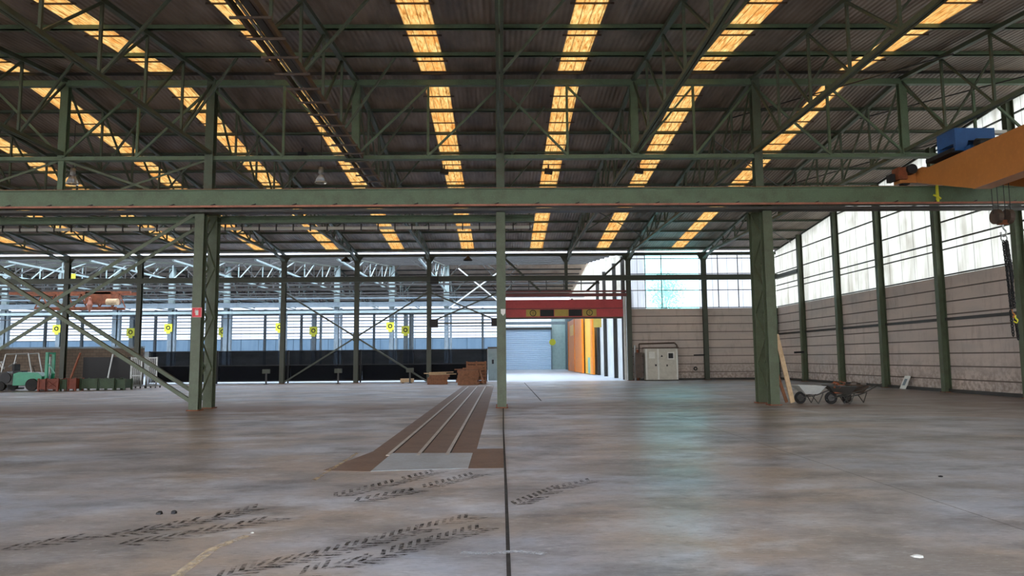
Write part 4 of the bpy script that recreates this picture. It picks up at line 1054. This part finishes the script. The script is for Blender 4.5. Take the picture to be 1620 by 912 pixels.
MB(o).bar((-25.7,FY-.3,1.5), (-25.3,FY-.3,.95), .05).build('hose_guard', 'machine_green', r)
MB(o).tube([(-26.6,FY,1.0),(-26.75,FY,1.35)], .02).build('steering_column', 'black', r); MB(o).torus((-26.78,FY,1.37), .16, .018, 'z', 16, 6).build('steering_wheel', 'black', r)
for sy in (-.25, .25): MB(o).prism([(-25.7,.08),(-24.75,.08),(-24.75,.1),(-25.66,.13),(-25.66,.6),(-25.7,.6)], FY+sy-.05, FY+sy+.05).build('fork', 'dark_steel', r)
def crate(x, y, w, d, h, mat, label, mesh=False):
    r = root('steel_crate', (x,y,0), label, 'crate'); o = (x,y,0)
    m = MB(o)
    m.box(x-w/2, x+w/2, y-d/2, y-d/2+.03, .12, h); m.box(x-w/2, x+w/2, y+d/2-.03, y+d/2, .12, h); m.box(x-w/2, x-w/2+.03, y-d/2, y+d/2, .12, h); m.box(x+w/2-.03, x+w/2, y-d/2, y+d/2, .12, h); m.box(x-w/2, x+w/2, y-d/2, y+d/2, .1, .14)
    m.build('body', mat, r)
    for sx in (-1, 1):
        for sy in (-1, 1): MB(o).box(x+sx*w/2-.045, x+sx*w/2+.045, y+sy*d/2-.045, y+sy*d/2+.045, 0, h+.04).build('corner_post', mat, r)
    m = MB(o); m.box(x-w/2-.02, x+w/2+.02, y-d/2-.03, y-d/2, h-.07, h); m.box(x-w/2-.02, x+w/2+.02, y-d/2-.03, y-d/2, .12, .2)
    if mesh: m.bar((x-w/2,y-d/2-.02,.15),(x+w/2,y-d/2-.02,h-.05),.03,.05,up=(0,1,0)); m.bar((x-w/2,y-d/2-.02,h-.05),(x+w/2,y-d/2-.02,.15),.03,.05,up=(0,1,0))
    m.build('front_rim', mat, r)
crate(-25.3, 40.4, .42, .7, .66, 'crate_red', 'narrow red oxide steel crate right next to the forklift mast')
crate(-24.76, 40.4, .6, .7, .66, 'crate_red', 'red oxide steel crate with crossed bars, second from the forklift', True)
crate(-24.25, 40.6, .34, .7, .62, 'crate_green', 'narrow olive steel crate between the red ones')
crate(-23.82, 40.6, .42, .7, .66, 'crate_red', 'small red oxide crate left of the green row')
crate(-23.06, 41.0, .95, .8, .64, 'crate_green', 'green steel crate, left one of the green row')
crate(-22.12, 41.0, .84, .8, .64, 'crate_green', 'green steel crate, middle one of the green row')
crate(-21.4, 41.1, .5, .8, .6, 'crate_green', 'short green steel crate, right end of the green row')
def cage(x, y, label):
    r = root('roll_cage', (x,y,0), label, 'roll cage'); o = (x,y,0)
    for sx in (-.3, .3): MB(o).box(x+sx-.04, x+sx+.04, y-.3, y-.22, .12, 1.85).build('upright', 'galv', r)
    m = MB(o)
    for k in range(6): m.box(x-.26+k*.1, x-.22+k*.1, y-.27, y-.25, .2, 1.8)
    for z in (.2, .75, 1.3, 1.8): m.box(x-.3, x+.3, y-.28, y-.24, z-.03, z+.03)
    m.build('bar_panel', 'galv', r)
    MB(o).box(x-.34, x+.34, y-.34, y+.34, .1, .16).build('base', 'galv', r)
    for sx in (-.28, .28):
        for sy in (-.28, .28): MB(o).cyl((x+sx-.02,y+sy,.05), (x+sx+.02,y+sy,.05), .05, 10).build('caster', 'rubber', r)
cage(-21.75, 43.4, 'galvanised roll cage beside the green crates')
cage(-20.95, 43.6, 'galvanised roll cage, the right one by the netting screen')
leaf(MB((-27,48.9,0)).prism([(-28.3,0.0),(-25.0,0.0),(-25.0,1.9),(-28.3,1.9)], 49.0, 49.06).build('dark_board', 'black'), 'large dark board standing against the brown block wall', 'board')
leaf(MB((-28.4,48.7,0)).bar((-28.9,48.4,.0), (-28.5,48.95,2.2), .2, .06).build('leaning_beam', 'rust'), 'rusty beam leaning on the brown wall left of the dark board', 'beam')
leaf(MB((-26,48.7,0)).bar((-26.4,48.5,.0), (-26.3,48.95,2.1), .1, .05).build('leaning_beam', 'galv'), 'thin grey bar leaning on the dark board', 'beam')
# piled machinery left of the forklift
r = root('scrap_machine', (-30.2,43,0), 'dark jumble of old machinery left of the forklift', 'machine'); o = (-30.2,43,0)
m = MB(o); m.box(-31.5,-29.3,42.6,43.8,.1,1.0); m.box(-31.2,-30.6,42.8,43.6,1.0,2.0)
m.build('housing', 'dark_steel', r)
m = MB(o)
for i in range(14):
    a = Vector((random.uniform(-30.6,-28.9), random.uniform(42.4,43.4), random.uniform(1.0,1.7))); d = Vector((random.uniform(-.5,.5),random.uniform(-.3,.3),random.uniform(-.4,.4))); m.cyl(a, a+d, random.uniform(.03,.08), 7)
m.build('pipework', 'galv', r)
MB(o).box(-31.6, -28.8, 42.5, 43.9, 0, .1).build('skid', 'black', r)

# ------------------------------------------------------------------ tree outside the rear window
r = root('garden_tree', (13.0,55.5,-.32), 'leafy tree outside behind the teal tinted window', 'tree'); o = (13.0,55.5,-.32)
MB(o).cyl((13,55.5,-.32), (12.9,55.5,5.4), .16, 10, .09).build('trunk', 'bark', r)
for i in range(7):
    a = i*.9; MB(o).cyl((12.9,55.5,4.2+i*.25), (12.9+1.3*cos(a),55.5+.9*sin(a),5.6+i*.35), .05, 6, .02).build('branch', 'bark', r)
m = MB(o)
for i in range(1500):
    t = random.uniform(0,2*pi); u = random.uniform(-1,1); q = random.random()**.5
    cx = 12.95+1.55*q*cos(t)*sqrt(1-u*u); cy = 55.5+1.3*q*sin(t)*sqrt(1-u*u); cz = 6.7+1.7*q*u
    d1 = Vector((random.uniform(-1,1),random.uniform(-1,1),random.uniform(-1,1))).normalized()*.09; d2 = d1.cross(Vector((random.uniform(-1,1),random.uniform(-1,1),1))).normalized()*.05
    c = Vector((cx,cy,cz)); m.quad(c-d1, c+d2, c+d1, c-d2)
m.build('crown', 'leaf', r)

# ------------------------------------------------------------------ daylight
W = bpy.data.worlds.new('overcast_sky'); SC.world = W; W.use_nodes = True
nt = W.node_tree; bg = nt.nodes['Background']
tc = nt.nodes.new('ShaderNodeTexCoord'); sp = nt.nodes.new('ShaderNodeSeparateXYZ'); nt.links.new(tc.outputs['Generated'], sp.inputs[0])
rp = nt.nodes.new('ShaderNodeValToRGB'); nt.links.new(sp.outputs[2], rp.inputs[0])
rp.color_ramp.elements[0].color = (.95,.97,1,1); rp.color_ramp.elements[1].color = (.72,.84,1,1)
nt.links.new(rp.outputs[0], bg.inputs[0]); bg.inputs[1].default_value = 2.6
sun = bpy.data.lights.new('sun', 'SUN'); sun.energy = 2.2; sun.angle = radians(3); sun.color = (1,.94,.85)
so = bpy.data.objects.new('sun', sun); COL.objects.link(so)
so.rotation_euler = Vector((-.55,.25,-1)).to_track_quat('-Z','Y').to_euler() ; so['kind'] = 'helper'

# ------------------------------------------------------------------ camera
F = 1130.0
yaw, pitch, roll = radians(.88), atan(111/1130), .0085
fwd = Vector((sin(yaw)*cos(pitch), cos(yaw)*cos(pitch), sin(pitch)))
right = Vector((cos(yaw), -sin(yaw), 0)); up = right.cross(fwd)
r2 = right*cos(roll)-up*sin(roll); u2 = up*cos(roll)+right*sin(roll)
cam = bpy.data.cameras.new('camera'); co = bpy.data.objects.new('camera', cam); COL.objects.link(co)
cam.sensor_width = 36; cam.lens = 36*F/1620; cam.clip_end = 500; cam.clip_start = .05
mt = Matrix((r2, u2, -fwd)).transposed().to_4x4(); mt.translation = Vector((0,0,1.6)); co.matrix_world = mt
SC.camera = co
vs = SC.view_settings; vs.view_transform = 'Standard'; vs.look = 'None'; vs.gamma = 1; vs.use_curve_mapping = False; vs.exposure = 1.25
cy = SC.cycles
cy.use_denoising = True; cy.denoising_prefilter = 'ACCURATE'; cy.denoiser = 'OPENIMAGEDENOISE'
cy.max_bounces = 10; cy.diffuse_bounces = 6; cy.glossy_bounces = 3; cy.transmission_bounces = 6; cy.transparent_max_bounces = 12
cy.sample_clamp_indirect = 6; cy.caustics_reflective = False; cy.caustics_refractive = False
